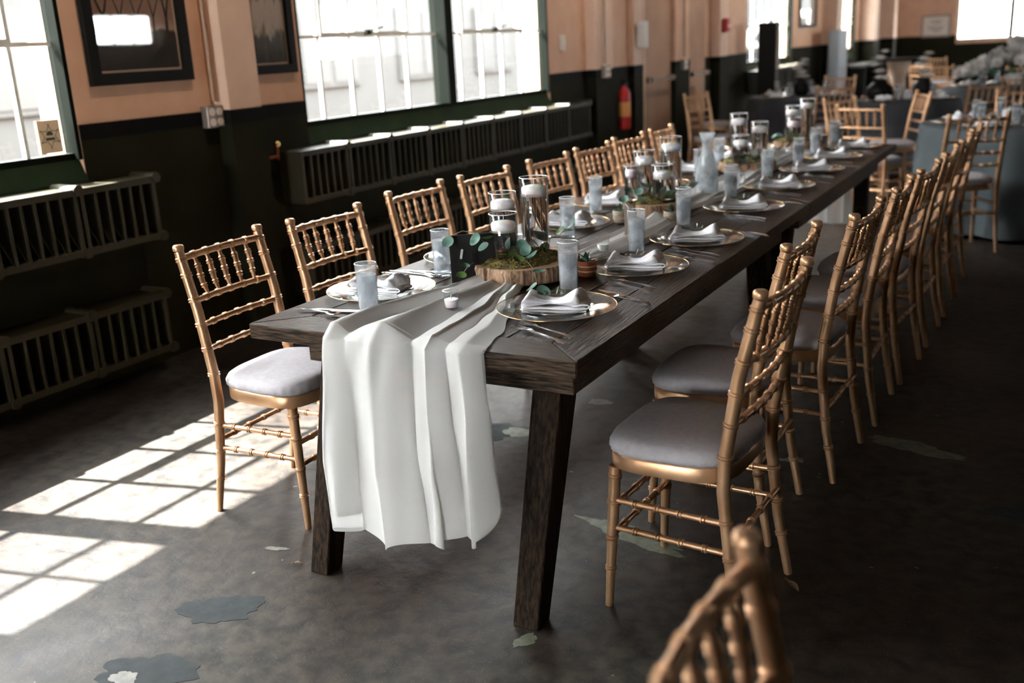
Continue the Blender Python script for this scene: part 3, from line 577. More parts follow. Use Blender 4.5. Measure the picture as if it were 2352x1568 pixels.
# window side: facing +x
LC = [(-.485, .403, 1.5), (-.442, .90, -3), (-.481, 1.553, -3), (-.431, 2.055, -6), (-.395, 2.65, -5), (-.39, 3.194, -5), (-.399, 3.749, -6), (-.39, 4.281, 0)]
for i, (x, y, a) in enumerate(LC): chair_at(x, y, 0, 'gold bamboo style chair, %s on the window side from the runner end' % ORD[i], 'window side chairs', R(a))
RC = [(1.396, .373, -3), (1.314, .897, 0), (1.407, 1.409, -3), (1.436, 1.985, 0), (1.464, 2.50, -4), (1.487, 3.085, -2), (1.50, 3.66, -1), (1.501, 4.229, -2)]
for i, (x, y, a) in enumerate(RC): chair_at(x, y, 0, 'gold bamboo style chair, %s on the dark side from the runner end' % ORD[i], 'dark side chairs', R(180 + a))
chair_at(1.675, -1.12, 0, 'blurred gold chair back in the lower right corner, closest to the camera', 'other chairs', R(0))
chair_at(.54, 6.05, 0, 'pale gold chair at the far table end with its back towards the camera', 'other chairs', R(72))
chair_at(1.441, 5.09, 0, 'gold chair with white cushion facing the slate round table, back to the camera', 'other chairs', R(117))
chair_at(.22, 6.9, 0, 'gold chair seen edge on behind the far end of the long table', 'other chairs', R(-30))
chair_at(.80, 7.6, 0, 'dark gold chair between the far table end and the slate table', 'other chairs', R(205))

# ------------------------------------------------------------------ long farm table (two tables end to end)
TZ = .76; TW = 1.011; TL = 2.355
def quad_board(poly, z0, z1, name, m, par): bevel(MB().prism(poly, z0, z1).build(name, m, par), .0025)
def make_table():
    t = thing('farm_table', 'x', 'table'); bwid = .125; th = .043; g_ = .0012
    z0, z1 = TZ - th, TZ
    quad_board([(0, 0), (TW, 0), (TW - bwid, bwid - g_), (bwid, bwid - g_)], z0, z1, 'border_board', 'woodx', t)
    quad_board([(0, TL), (bwid, TL - bwid + g_), (TW - bwid, TL - bwid + g_), (TW, TL)], z0, z1, 'border_board', 'woodx', t)
    quad_board([(0, .002), (bwid - g_, bwid), (bwid - g_, TL - bwid), (0, TL - .002)], z0, z1, 'border_board', 'wood', t)
    quad_board([(TW, .002), (TW, TL - .002), (TW - bwid + g_, TL - bwid), (TW - bwid + g_, bwid)], z0, z1, 'border_board', 'wood', t)
    n = 6; iw = (TW - 2 * bwid) / n
    for i in range(n):
        a = bwid + i * iw; quad_board([(a + .001, bwid + .001), (a + iw - .001, bwid + .001), (a + iw - .001, TL - bwid - .001), (a + .001, TL - bwid - .001)], z0, z1 - .0008 * (i % 3), 'plank', 'wood', t)
    for y in (.15, TL - .19): bevel(MB().bb(.075, .93, y, y + .04, .615, z0).build('apron', 'woodx', t), .003)
    for x in (.075, .895): bevel(MB().bb(x, x + .035, .19, TL - .19, .615, z0).build('apron', 'wood', t), .003)
    for sx, x0, x1 in ((0, .108, .172), (1, .79, .885)):
        if sx: x0, x1 = .805, .888
        for sy in (0, 1):
            ya, yb = (.16, .265); yc, yd = (.012, .085)
            Y = (lambda v: v) if sy == 0 else (lambda v: TL - v)
            xb0, xb1 = (x0, x1) if sx == 0 else (x0 - .01, x1 - .02)
            m = MB(); m.loft([[(xb0, Y(yc), 0), (xb1, Y(yc), 0), (xb1, Y(yd), 0), (xb0, Y(yd), 0)], [(x0, Y(ya), .6148), (x1, Y(ya), .6148), (x1, Y(yb), .6148), (x0, Y(yb), .6148)]])
            bevel(m.build('leg', 'woodz', t), .003)
    return t
TB = Kind(make_table)
TB.put((0, 0, 0), 0, 'near dark stained plank farm table with the runner hanging over its end', 'farm tables')
TB.put((0, TL + .002, 0), 0, 'far dark stained plank farm table joined on behind the first', 'farm tables')

# ------------------------------------------------------------------ sheer runner
def runner_fn():
    # centre line and half width along the table
    keys = [(0.0, .53, .236), (.12, .52, .215), (.3, .505, .17), (.5, .485, .105), (.62, .475, .085), (.9, .53, .07), (1.1, .565, .085), (1.35, .575, .08), (1.65, .56, .085), (1.95, .50, .085), (2.3, .55, .09), (2.7, .55, .1), (3.2, .52, .08), (3.8, .5, .1), (4.4, .5, .14), (4.712, .5, .2)]
    def kf(y):
        for i in range(1, len(keys)):
            if y <= keys[i][0]:
                f_ = (y - keys[i - 1][0]) / (keys[i][0] - keys[i - 1][0]); f_ = f_ * f_ * (3 - 2 * f_); return keys[i - 1][1] + (keys[i][1] - keys[i - 1][1]) * f_, keys[i - 1][2] + (keys[i][2] - keys[i - 1][2]) * f_
        return keys[-1][1:]
    Ltop = 4.712
    def ph(u): return 2 * PI * (3.3 * u + .20 * math.sin(2 * PI * u * 1.2 + .5)) + .6
    def fn(s_, u):
        # s_ metres from the near hem: 0..drop near, then table, then far drop
        drop = .535 + .03 * math.sin(4.2 * u + .3) - .02 * u * u - .06 * max(0, (u - .9) * 10) ** 1.5 + .008 * math.sin(23 * u)
        p = ph(u); wob = math.sin(p); w2 = math.sin(2 * p + .4)
        if s_ < 0:   # near drop: s_ from -1..0
            d = -s_; f_ = d * drop; x, hw = kf(0); hw = hw * (1 + .09 * d); ed = math.sin(PI * u) ** .5
            A = .010 + .027 * min(1, d * 1.6)
            return (x + .018 * d + (2 * u - 1) * hw + .020 * w2 * (.3 + d) * ed + .008 * d * math.sin(5 * d + 7 * u) * ed, -.012 - A * (1 + wob * (.8 + .2 * math.sin(5 * u + 3 * d))) - .005 * math.sin(9 * u + 4 * d) - .0035 * (1 + math.sin(31 * u + 6 * math.sin(3 * d + 2 * u))) * (.3 + math.exp(-3 * d)), TZ + .006 - f_)
        if s_ > 1:
            d = s_ - 1; x, hw = kf(Ltop); return (x + (2 * u - 1) * hw * 1.2 + .015 * w2, Ltop + .012 + .02 * (1 + wob) * min(1, d * 2), TZ + .006 - d * .53)
        y = s_ * Ltop; x, hw = kf(y)
        amp = .004 + .55 * max(0, .016 - .02 * y) + .006 * min(1, y) * (1 - min(1, max(0, y - 4.3) * 3))
        hgt = amp * (1 + wob) * (1 + .5 * math.sin(3.1 * y + 5 * u)) * (1 - .9 * max(0, 2 * u - 1) ** 3) + .002 * (1 + math.sin(11 * y + 9 * u)) + .0028 * (1 + math.sin(26 * u + 5 * math.sin(2.3 * y + 2 * u))) * (1 - abs(2 * u - 1) ** 3)
        skew = .012 * math.sin(4 * y + 2 * u) * min(1, y * 3)
        return (x + (2 * u - 1) * hw + .010 * w2 * math.sin(PI * u) + skew, y, TZ + .003 + max(0, hgt))
    return fn
rf = runner_fn()
def rgrid(u, v):
    # u: length coordinate with dense rows near the fold
    n1 = .30
    if u < n1: return rf(-(1 - u / n1), v)
    if u > .93: return rf(1 + (u - .93) / .07, v)
    t_ = (u - n1) / (.93 - n1); t_ = t_ ** 1.5
    return rf(t_, v)
rb = MB(); NU = 260; rb.grid(rgrid, NU, 120)
ro = rb.build('table_runner', 'runner', None, 180); tag(ro, 'sheer ivory table runner draped down the middle and over the near table end', 'runner')
for k_, (ua, ub, dl) in enumerate([(.0, .56, .93), (.80, 1.0, .97)]):
    m = MB(); m.grid(lambda u, v: (lambda p: (p[0], p[1] + .012 + .006 * math.sin(9 * v + 3 * u), p[2]))(rf(-u * dl * (1 - .04 * math.sin(5 * v + k_)), ua + (ub - ua) * v)), 40, 50); m.build('under_layer', 'runner', ro, 180)
# hem edge, darker double line of cloth
h = MB(); h.grid(lambda u, v: (lambda p: (p[0], p[1] - .0008, p[2] + v * .012))(rgrid(0, u)), 120, 1); h.build('hem', 'runner', ro, 180)

# ------------------------------------------------------------------ place settings
def make_charger():
    t = thing('charger_plate', 'x', 'plate')
    MB().lathe([(0, .004), (.085, .004), (.095, .006), (.115, .012), (.16, .017), (.166, .018), (.166, .0155), (.16, .0145), (.115, .0095), (.096, .002), (.0, .001)], 48).build('dish', 'plateglass', t, 50)
    MB().tube([(.1665 * math.cos(2 * PI * i / 64), .1665 * math.sin(2 * PI * i / 64),   .0172) for i in range(65)], .0013, 6, cap=False).build('gold_rim', 'goldrim', t, 180)
    return t
def make_salad():
    t = thing('salad_plate', 'x', 'plate')
    MB().lathe([(0, .003), (.055, .003), (.07, .006), (.1, .012), (.102, .0115), (.07, .003), (.05, 0), (0, 0)], 40).build('dish', 'plateglass', t, 50)
    for r_ in (.058, .1): MB().tube([(r_ * math.cos(2 * PI * i / 40), r_ * math.sin(2 * PI * i / 40), .0045 if r_ < .08 else .012) for i in range(41)], .0012, 5, cap=False).build('ridge', 'glass', t, 180)
    return t
def make_napkin():
    t = thing('napkin', 'x', 'napkin'); 
    # lower folded leaves
    for k_ in range(2):
        m = MB(); L0, W0 = .088 - .003 * k_, .048 - .004 * k_
        def slab(u, v, zz, L0=L0, W0=W0, k_=k_): return ((u - .5) * 2 * L0, (v - .5) * 2 * W0 * (1 - .06 * math.sin(5 * u)), zz + k_ * .0075 + .002 * math.sin(7 * u + 4 * v) + .0015 * math.sin(13 * v))
        nu, nv = 18, 8; a = [[slab(i / nu, j / nv, .0045) for j in range(nv + 1)] for i in range(nu + 1)]; b = [[slab(i / nu, j / nv, 0) for j in range(nv + 1)] for i in range(nu + 1)]
        m.grid(lambda u, v: a[round(u * nu)][round(v * nv)], nu, nv); m.grid(lambda u, v: b[nu - round(u * nu)][round(v * nv)], nu, nv)
        per = [(i, 0) for i in range(nu)] + [(nu, j) for j in range(nv)] + [(i, nv) for i in range(nu, 0, -1)] + [(0, j) for j in range(nv, 0, -1)]
        m.loft([[b[i][j] for i, j in per], [a[i][j] for i, j in per]], cap=False); m.build('fold', 'napkin', t, 60)
    # s-shaped return fold at the right end
    pts = [(.05, -.044, .017), (.075, -.047, .021), (.092, -.046, .020), (.098, -.044, .0145), (.09, -.044, .010), (.07, -.045, .0095), (.052, -.045, .009)]
    m = MB(); m.loft([[(p[0], p[1] - .004 + d * .07, p[2] + e) for d, e in ((0, .0022), (1, .0022), (1, -.0022), (0, -.0022))] for p in pts]); m.build('return_fold', 'napkin', t, 70)
    # the gathered upper cloth: two humps with a pinched valley
    rings = []; n = 44; NS = 30
    for i in range(NS + 1):
        u = i / NS; x = -.083 + .166 * u
        hump = .5 + .5 * math.cos(2 * PI * (u - .02) * 1.06); hh = .009 + .027 * hump ** 1.3 + .008 * u; ww = .019 + .029 * hump
        e = min(1, math.sqrt(max(0, min(u, 1 - u)) * 9) + .12); hh *= e; ww *= (.55 + .45 * e); yc = .006 * math.sin(5 * u)
        rg_ = []
        for j in range(n):
            a = 2 * PI * j / n; c, s_ = math.cos(a), math.sin(a); wr = 1 + .07 * math.sin(5 * a + 7 * u) + .045 * math.sin(9 * a - 5 * u + 2) * (1 if s_ > 0 else .3)
            rg_.append((x + .010 * c, yc + ww * c * wr, .0135 + max(0, hh * (.42 + .62 * s_) * (wr if s_ > 0 else 1))))
        rings.append(rg_)
    m = MB(); m.loft(rings); m.build('gathered_cloth', 'napkin', t, 180)
    return t
def leaf_mesh(L_, W_, cup=.15, mat_='darkleaf', tip=1.0):
    def f_(u, v):
        wdt = math.sin(PI * min(1, u ** .8)) ** .75 if tip else math.sqrt(max(0, 1 - (2 * u - 1) ** 2))
        y = (v - .5) * W_ * wdt; return (u * L_, y, cup * L_ * (math.sin(PI * u) * .5) + abs(y) * .35)
    return MB().grid(f_, 8, 4).mesh('leaf', mat_, 180)
def round_leaf(D, mat_, cup=.12):
    m = MB(); rings = []
    def f_(u, v):
        r_ = u; a = 2 * PI * v; return (D * .5 + D * .5 * r_ * math.cos(a) * (1 + .04 * math.cos(a)), D * .5 * r_ * math.sin(a) * .95, cup * D * r_ * r_ * (1 + .25 * math.cos(2 * a)))
    m.grid(f_, 4, 18); return m.mesh('leaf', mat_, 180)
DL = [leaf_mesh(.034, .011), leaf_mesh(.028, .009), leaf_mesh(.024, .010, .25)]
def make_sprig():
    t = thing('olive_sprig', 'x', 'sprig'); MB().tube([(-.035, .002, 0), (-.01, 0, .003), (.02, -.002, .002), (.04, .004, .006)], .0011, 5).build('stem', 'stem', t)
    for i, (x, a, e) in enumerate([(-.034, 2.8, .2), (-.02, 2.2, .3), (-.016, -2.3, .15), (.0, 1.2, .5), (.006, -1.1, .2), (.02, .8, .45), (.03, -.5, .25), (.04, .25, .5)]):
        o = obj('leaf', DL[i % 3], t, (x, 0, .002)); o.rotation_euler = (rnd.uniform(-.4, .4), -e, a)
    return t
def make_fork():
    m = MB(); secs = [(.095, .0045, .0012, .004), (.06, .0052, .0012, .006), (0, .0032, .0014, .004), (-.045, .0030, .0016, .003), (-.062, .0065, .0012, .0055), (-.075, .0105, .001, .0042), (-.083, .0115, .0009, .003)]
    m.loft([[(x, -w_, z - h_), (x, w_, z - h_), (x, w_, z + h_), (x, -w_, z + h_)] for x, w_, h_, z in secs])
    for k_ in (-.0095, -.0032, .0032, .0095): m.loft([[(x, k_ - w_, z - .0008), (x, k_ + w_, z - .0008), (x, k_ + w_, z + .0008), (x, k_ - w_, z + .0008)] for x, w_, z in ((-.083, .0018, .003), (-.1, .0016, .0022), (-.118, .0014, .005), (-.125, .0007, .0068))])
    return tag(m.build('fork', 'steel', None, 60), 'x', 'fork')
def make_knife():
    m = MB(); secs = [(.10, .005, .002, .003), (.06, .0062, .0022, .003), (.01, .0045, .002, .003), (-.0, .0085, .0008, .0015), (-.06, .0095, .0006, .0012), (-.10, .007, .0005, .0012), (-.118, .001, .0004, .0012)]
    m.loft([[(x, -w_, z - h_), (x, w_, z - h_), (x, w_, z + h_), (x, -w_, z + h_)] for x, w_, h_, z in secs]); return tag(m.build('knife', 'steel', None, 60), 'x', 'knife')
def make_spoon():
    m = MB(); secs = [(.095, .0045, .0012, .004), (.06, .0052, .0012, .006), (0, .003, .0014, .004), (-.04, .003, .0014, .0035)]
    m.loft([[(x, -w_, z - h_), (x, w_, z - h_), (x, w_, z + h_), (x, -w_, z + h_)] for x, w_, h_, z in secs])
    def bowl(off):
        return lambda u, v: (-.036 - .05 * u, (v - .5) * .034 * math.sqrt(max(.003, math.sin(PI * min(1, u * .97 + .03)))), .0062 - .0055 * math.sin(PI * u) * math.sin(PI * v) - off)
    m.grid(bowl(0), 10, 8); m.grid(bowl(.0009), 10, 8); return tag(m.build('spoon', 'steel', None, 60), 'x', 'spoon')
def make_tumbler():
    t = thing('water_tumbler', 'x', 'glass')
    MB().lathe([(.0, .001), (.024, .0), (.0268, .002), (.0275, .012), (.0302, .149), (.0305, .1515), (.0298, .1525), (.0288, .1515), (.0284, .145), (.0258, .0135), (.022, .0115), (0, .011)], 28).build('tumbler_wall', 'icy', t, 60)
    MB().tube([(.0298 * math.cos(2 * PI * i / 28), .0298 * math.sin(2 * PI * i / 28), .1518) for i in range(29)], .0013, 6, cap=False).build('rim', 'glassglint', t, 180)
    MB().lathe([(0, .0125), (.0245, .0132), (.0272, .118), (.0272, .1195), (0, .1195)], 24).build('water', 'icywater', t, 60)
    rg = random.Random(5)
    for i in range(5):
        a = i * 2.4; c = (.011 * math.cos(a), .011 * math.sin(a), .098 - .02 * (i // 2) + .006 * (i % 2)); rm = Matrix.Rotation(rg.uniform(0, 1.5), 3, (rg.random(), rg.random(), rg.random()))
        bevel(MB().box((0, 0, 0), (.017, .018, .016), rm=rm.to_3x3()).build('ice_cube', 'ice', t, None, c), .003, 2)
    return t
K = dict(charger=Kind(make_charger), salad=Kind(make_salad), napkin=Kind(make_napkin), sprig=Kind(make_sprig), fork=Kind(make_fork), knife=Kind(make_knife), spoon=Kind(make_spoon), tumbler=Kind(make_tumbler))
LP = [(.156, .416), (.17, .93), (.222, 1.60), (.153, 2.14), (.17, 2.72), (.17, 3.27), (.17, 3.82), (.17, 4.36)]
RP = [(.766, .393), (.783, .935), (.82, 1.419), (.784, 2.13), (.775, 2.75), (.79, 3.36), (.775, 3.93), (.79, 4.46)]
LG = [(.294, .17), (.215, .67), (.328, 1.378), (.20, 1.92), (.30, 2.46), (.30, 3.0), (.233, 3.55), (.30, 4.1)]
RG = [(.705, .60), (.692, 1.164), (.679, 1.68), (.655, 2.38), (.651, 3.0), (.675, 3.55), (.63, 4.15), (.65, 4.60)]
for side, PL, GL in (('window', LP, LG), ('dark', RP, RG)):
    for i, ((x, y), (gx, gy)) in enumerate(zip(PL, GL)):
        who = '%s %s side place from the runner end' % (ORD[i], side); sgn = 1 if side == 'dark' else -1
        jig = rnd.uniform(-.12, .12)
        K['charger'].put((x, y, TZ), rnd.uniform(0, 3), 'glass charger with gold rim at the %s' % who, 'gold rimmed charger plates')
        K['salad'].put((x, y, TZ + .0045), rnd.uniform(0, 3), 'small glass plate under the napkin at the %s' % who, 'small glass plates')
        nz_ = TZ + .0085; ang = (.38 if side == 'dark' else .12) + jig
        K['napkin'].put((x - .003, y, nz_ + .0), ang, 'pinched white linen napkin at the %s' % who, 'white napkins')
        K['sprig'].put((x - .005, y + .012, nz_ + .034), ang + .2, 'dark green sprig on the napkin at the %s' % who, 'green sprigs on the napkins')
        if side == 'dark':
            K['fork'].put((x + .075, y - .197, TZ + .003), -.45 + jig * .5, 'steel dinner fork beside the charger at the %s' % who, 'forks'); K['fork'].put((x + .085, y - .243, TZ + .003), -.50 + jig * .5, 'outer steel fork at the %s' % who, 'forks')
            K['knife'].put((x + .12, y + .195, TZ + .003), -.46 + jig * .5, 'steel knife beyond the charger at the %s' % who, 'knives'); K['spoon'].put((x + .14, y + .160, TZ + .003), -.42 + jig * .5, 'steel spoon next to the knife at the %s' % who, 'spoons')
        else:
            K['knife'].put((x + .0, y - .235, TZ + .003), PI + .27 + jig * .5, 'steel knife before the charger at the %s' % who, 'knives'); K['spoon'].put((x - .03, y - .262, TZ + .003), PI - .12 + jig * .5, 'steel spoon before the charger at the %s' % who, 'spoons')
            K['fork'].put((x - .06, y + .20, TZ + .003), PI - .14 + jig * .5, 'steel fork beyond the charger at the %s' % who, 'forks'); K['fork'].put((x - .05, y + .235, TZ + .003), PI - .1 + jig * .5, 'outer steel fork beyond the %s' % who, 'forks')
        gz = TZ + .0005 if not (side == 'window' and i == 0) else TZ + .002
        K['tumbler'].put((gx, gy, gz), rnd.uniform(0, 6), 'tall tumbler of iced water by the %s' % who, 'iced water tumblers')

# ------------------------------------------------------------------ centrepieces
def slab_outline(r_, seed, n=72, notch=None):
    rg = random.Random(seed); ph = [rg.uniform(0, 6) for _ in range(4)]; out = []
    for i in range(n):
        a = 2 * PI * i / n - PI; k_ = 1 + .05 * math.sin(2 * a + ph[0]) + .03 * math.sin(3 * a + ph[1]) + .018 * math.sin(7 * a + ph[2]) + .012 * math.sin(15 * a + ph[3])
        if notch is not None: k_ -= .10 * math.exp(-((a - notch) / .05) ** 2)
        out.append((r_ * k_ * math.cos(a), r_ * k_ * math.sin(a)))
    return out
def wood_slab(x, y, rx, h_, seed, label, notch=None, sy=1.0):
    t = thing('wood_slab', label, 'wood slab', (x, y, TZ + .006), 0, 'wood slabs under the candles')
    ol = [(a, b * sy) for a, b in slab_outline(rx, seed, notch=notch)]
    m = MB(); m.loft([[(a * k_, b * k_, z) for a, b in ol] for k_, z in ((.97, 0), (1.0, .008), (.985, h_ * .4), (1.005, h_ * .75), (.98, h_))], cap=False); m.build('bark', 'bark', t, 60)
    m = MB(); m.loft([[(a * .978, b * .978, z) for a, b in ol] for z in (.001, h_ - .001)]); m.build('cut_face', 'cutwood', t, 60)
    return t
def moss_patch(x, y, z, rx, ry, seed, n, label):
    rg = random.Random(seed); m = MB()
    for i in range(n):
        a = rg.uniform(0, 2 * PI); r_ = math.sqrt(rg.uniform(0.0, 1)); px, py = x + rx * r_ * math.cos(a), y + ry * r_ * math.sin(a)
        hh = .024 * (1 - r_ ** 3) + .010 * noise.noise((px * 30, py * 30, 1)); pz = z + max(.001, rg.uniform(.4, 1) * max(.004, hh)) - (.012 * rg.random() if r_ > .93 else 0)
        s_ = rg.uniform(.003, .008); d = Vector((rg.uniform(-1, 1), rg.uniform(-1, 1), rg.uniform(-.1, 1))).normalized() * s_; e = d.cross(Vector((rg.uniform(-1, 1), rg.uniform(-1, 1), rg.uniform(-1, 1)))).normalized() * s_ * .45
        p = Vector((px, py, pz)); m.add([p, p + d * .5 + e, p + d, p + d * .5 - e], [(0, 1, 2, 3)])
    m.lathe([(0, .018), (.5, .017), (.8, .011), (.95, .002)], 30); k_ = len(m.v) - 120
    m.v = m.v[:k_] + [(x + a[0] * rx, y + a[1] * ry, z + a[2] + (.005 * noise.noise((a[0] * 6, a[1] * 6, 3)) if a[2] > .005 else 0)) for a in m.v[k_:]]
    return tag(m.build('moss', 'moss', None), label, 'moss', kind='stuff')
def vase(x, y, z, r_, h_, wl_, cz, label, leaves=0):
    t = thing('cylinder_vase', label, 'vase', (x, y, z), 0, 'cylinder vases with floating candles')
    MB().lathe([(0, .0), (r_ - .002, 0), (r_, .002), (r_, h_ - .001), (r_ - .0012, h_), (r_ - .003, h_ - .001), (r_ - .003, .010), (0, .009)], 36).build('vase_wall', 'glass', t, 60)
    MB().tube([((r_ - .0012) * math.cos(2 * PI * i / 36), (r_ - .0012) * math.sin(2 * PI * i / 36), h_) for i in range(37)], .0016, 6, cap=False).build('rim', 'glassglint', t, 180)
    MB().lathe([(0, .0105), (r_ - .0045, .0105), (r_ - .0045, wl_), (0, wl_)], 32).build('water', 'water', t, 60)
    if leaves:
        for i in range(leaves):
            o = obj('submerged_leaf', RL[(i + 1) % 3], t, (.014 * math.cos(i * 2), .014 * math.sin(i * 2), .03 + .017 * i)); o.rotation_euler = (rnd.uniform(.9, 1.9), rnd.uniform(-.5, .5), i * 2.1)
    c = thing('floating_candle', 'white candle floating in the ' + label, 'candle', (x, y, z + cz), 0, 'white floating candles')
    rc = r_ - .0062
    MB().lathe([(0, 0), (rc * .86, 0), (rc * .97, .008), (rc, .018), (rc, .025), (rc * .9, .0305), (rc * .5, .0345), (0, .036)], 32).build('wax', 'candle', c, 60)
    MB().tube([(0, 0, .035), (.002, .001, .045), (-.001, .002, .054)], .0012, 5).build('wick', 'wick', c)
RL = [round_leaf(.040, 'leaf'), round_leaf(.036, 'leafg'), round_leaf(.044, 'leaf', .2)]
def sprig(points, leaves, label, r_=.0014):
    """curved stem through world points; leaves: (index along, azimuth, elevation, size index)"""
    t = thing('eucalyptus_sprig', label, 'sprig', points[0], 0, 'eucalyptus sprigs'); P0 = Vector(points[0]); ps = [Vector(p) - P0 for p in points]
    MB().tube(ps, r_, 6).build('stem', 'stem', t, 180)
    for f_, az, el, si in leaves:
        i = min(int(f_ * (len(ps) - 1)), len(ps) - 2); p = ps[i].lerp(ps[i + 1], f_ * (len(ps) - 1) - i)
        o = obj('leaf', RL[si], t, p); o.rotation_euler = (rnd.uniform(-.5, .5), -el, az)
    return t
def centrepiece(cx, cy, n, seed, tag_, near=False):
    rg = random.Random(seed); zt = TZ + .006 + .048
    wood_slab(cx, cy, .14 if not near else .155, .048, seed, 'bark edged wood slab under the %s candle cluster' % tag_, notch=-1.95, sy=1.3 if not near else 1.25)
    moss_patch(cx - .015, cy - .01, zt, .125, .155, seed, 5200 if near else 2600, 'mound of olive green moss on the %s wood slab' % tag_)
    return zt
z1_ = centrepiece(.478, .765, 0, 21, 'nearest', True)
vase(.432, .705, z1_ + .004, .0455, .150, .098, .092, 'short cylinder vase of the nearest candle cluster', 2)
vase(.379, .800, z1_ + .004, .0455, .200, .150, .143, 'medium cylinder vase of the nearest candle cluster', 3)
vase(.462, .862, z1_ - .006, .0465, .252, .200, .192, 'tall cylinder vase of the nearest candle cluster', 2)
sprig([(.50, .70, .845), (.52, .665, .838), (.56, .63, .83), (.605, .575, .826), (.64, .52, .806), (.66, .49, .79)], [(.0, 2.2, .9, 2), (.12, 1.2, .9, 0), (.25, -2.5, .1, 1), (.3, .7, .5, 2), (.62, -.3, .0, 0), (.85, -1.9, -.5, 0), (.95, -.2, -.6, 2)], 'long eucalyptus sprig trailing off the near side of the nearest slab')
sprig([(.46, .93, .84), (.50, .96, .86), (.53, .98, .875)], [(.4, .4, .7, 1), (.8, -.6, .1, 1), (.95, .9, .9, 0)], 'green leaf pair sticking out behind the tall nearest vase')
sprig([(.29, .60, .905), (.34, .61, .925), (.385, .62, .92), (.41, .63, .88)], [(.05, -1.5, -.9, 0), (.7, -1.4, -.9, 2), (.95, -1.2, -.5, 0), (.85, 0.2, .2, 1)], 'thin curling sprig hanging over the black table sign')
sprig([(.38, .60, .83), (.37, .58, .82), (.36, .56, .80)], [(.4, -2, .2, 0), (.9, -1.4, -.3, 1)], 'short sprig at the left edge of the nearest moss')
z2_ = centrepiece(.45, 2.0, 0, 33, 'second')
vase(.475, 2.10, z2_ - .002, .0465, .252, .2, .192, 'tall cylinder vase of the second candle cluster', 1)
vase(.40, 1.985, z2_ + .004, .0455, .200, .150, .143, 'medium cylinder vase of the second candle cluster', 2)
vase(.50, 1.93, z2_ + .004, .0455, .150, .098, .092, 'short cylinder vase of the second candle cluster', 2)
vase(.385, 1.87, z2_ + .004, .030, .150, .11, .104, 'slim cylinder vase at the left of the second candle cluster')
sprig([(.50, 1.75, .84), (.46, 1.76, .86), (.42, 1.78, .87), (.40, 1.8, .84)], [(.1, -1.4, .2, 2), (.4, 1.2, .7, 0), (.7, 2.4, .5, 0), (.9, -2.4, -.4, 2)], 'eucalyptus sprig leaning over the second wood slab')
sprig([(.52, 1.9, .83), (.57, 1.93, .86), (.6, 2.0, .87)], [(.3, -.6, .4, 2), (.7, .5, .8, 1), (.95, .3, .4, 0)], 'eucalyptus sprig right of the second candle cluster')
z3_ = centrepiece(.45, 3.36, 0, 45, 'third')
vase(.415, 3.30, z3_, .0465, .252, .2, .192, 'tall cylinder vase of the third candle cluster')
vase(.50, 3.40, z3_, .0455, .200, .150, .143, 'medium cylinder vase of the third candle cluster', 1)
vase(.46, 3.19, z3_, .0455, .150, .098, .092, 'short cylinder vase of the third candle cluster', 1)
sprig([(.52, 3.15, .84), (.56, 3.1, .84), (.6, 3.05, .8)], [(.1, -.4, .4, 2), (.5, .6, .5, 0), (.9, -.8, .2, 2)], 'eucalyptus sprig on the third wood slab')
sprig([(.56, 3.45, .85), (.62, 3.5, .86), (.66, 3.6, .85)], [(.1, .4, .4, 2), (.5, .2, .9, 0), (.9, -.8, .2, 2)], 'far eucalyptus sprig beside the third candle cluster')
z4_ = centrepiece(.47, 4.42, 0, 57, 'farthest')
vase(.515, 4.42, z4_, .0465, .252, .2, .192, 'tall cylinder vase of the farthest candle cluster')
vase(.395, 4.55, z4_, .0455, .200, .150, .143, 'medium cylinder vase of the farthest candle cluster')
vase(.47, 4.28, z4_, .0455, .150, .098, .092, 'short cylinder vase of the farthest candle cluster', 2)
sprig([(.40, 4.3, .84), (.36, 4.24, .84), (.34, 4.2, .8)], [(.1, 2.4, .4, 2), (.5, 1.6, .5, 0), (.9, -2.8, .2, 2)], 'eucalyptus sprig on the farthest wood slab')
# votives
def votive(x, y, z, label, r_=.0225, h_=.055):
    t = thing('votive_candle', label, 'candle', (x, y, z), 0, 'votive candles')
    MB().lathe([(0, 0), (r_ * .8, 0), (r_ * .84, .003), (r_, h_), (r_ - .0015, h_), (r_ * .78, .008), (0, .007)], 24).build('glass_cup', 'glass', t, 60)
    MB().lathe([(0, .0085), (r_ * .76, .0085), (r_ * .88, h_ * .55), (0, h_ * .55)], 20).build('wax', 'candle', t, 60); MB().tube([(0, 0, h_ * .55), (.001, 0, h_ * .75)], .001, 5).build('wick', 'wick', t)
votive(.503, .27, TZ + .014, 'small clear votive with white wax standing on the sheer runner')
votive(.60, 1.09, TZ + .014, 'votive candle on the runner beside the wooden sign')
votive(.56, .94, TZ + .012, 'votive candle behind the nearest tumbler of the dark side')
votive(.60, 2.52, TZ + .014, 'votive candle right of the carafe')
for i, (x, y) in enumerate([(.40, 2.9), (.58, 3.9), (.5, 4.05)]): votive(x, y, TZ + .014, ['votive candle before the third candle cluster', 'votive candle beyond the third candle cluster', 'votive candle near the farthest wood slab'][i])
for i, (x, y, h_) in enumerate([(.592, 4.52, .083), (.655, 4.67, .12)]):
    t = thing('sand_jar', ['short', 'tall'][i] + ' glass jar of white sand near the far table end', 'jar', (x, y, TZ + .01), 0, 'sand jars'); MB().lathe([(0, 0), (.036, 0), (.037, .004), (.037, h_), (.0345, h_), (.0345, .006), (0, .005)], 28).build('jar_wall', 'glass', t, 60); MB().lathe([(0, .0065), (.034, .0065), (.034, h_ * .8), (0, h_ * .82)], 24).build('sand', 'sandglass', t, 60)
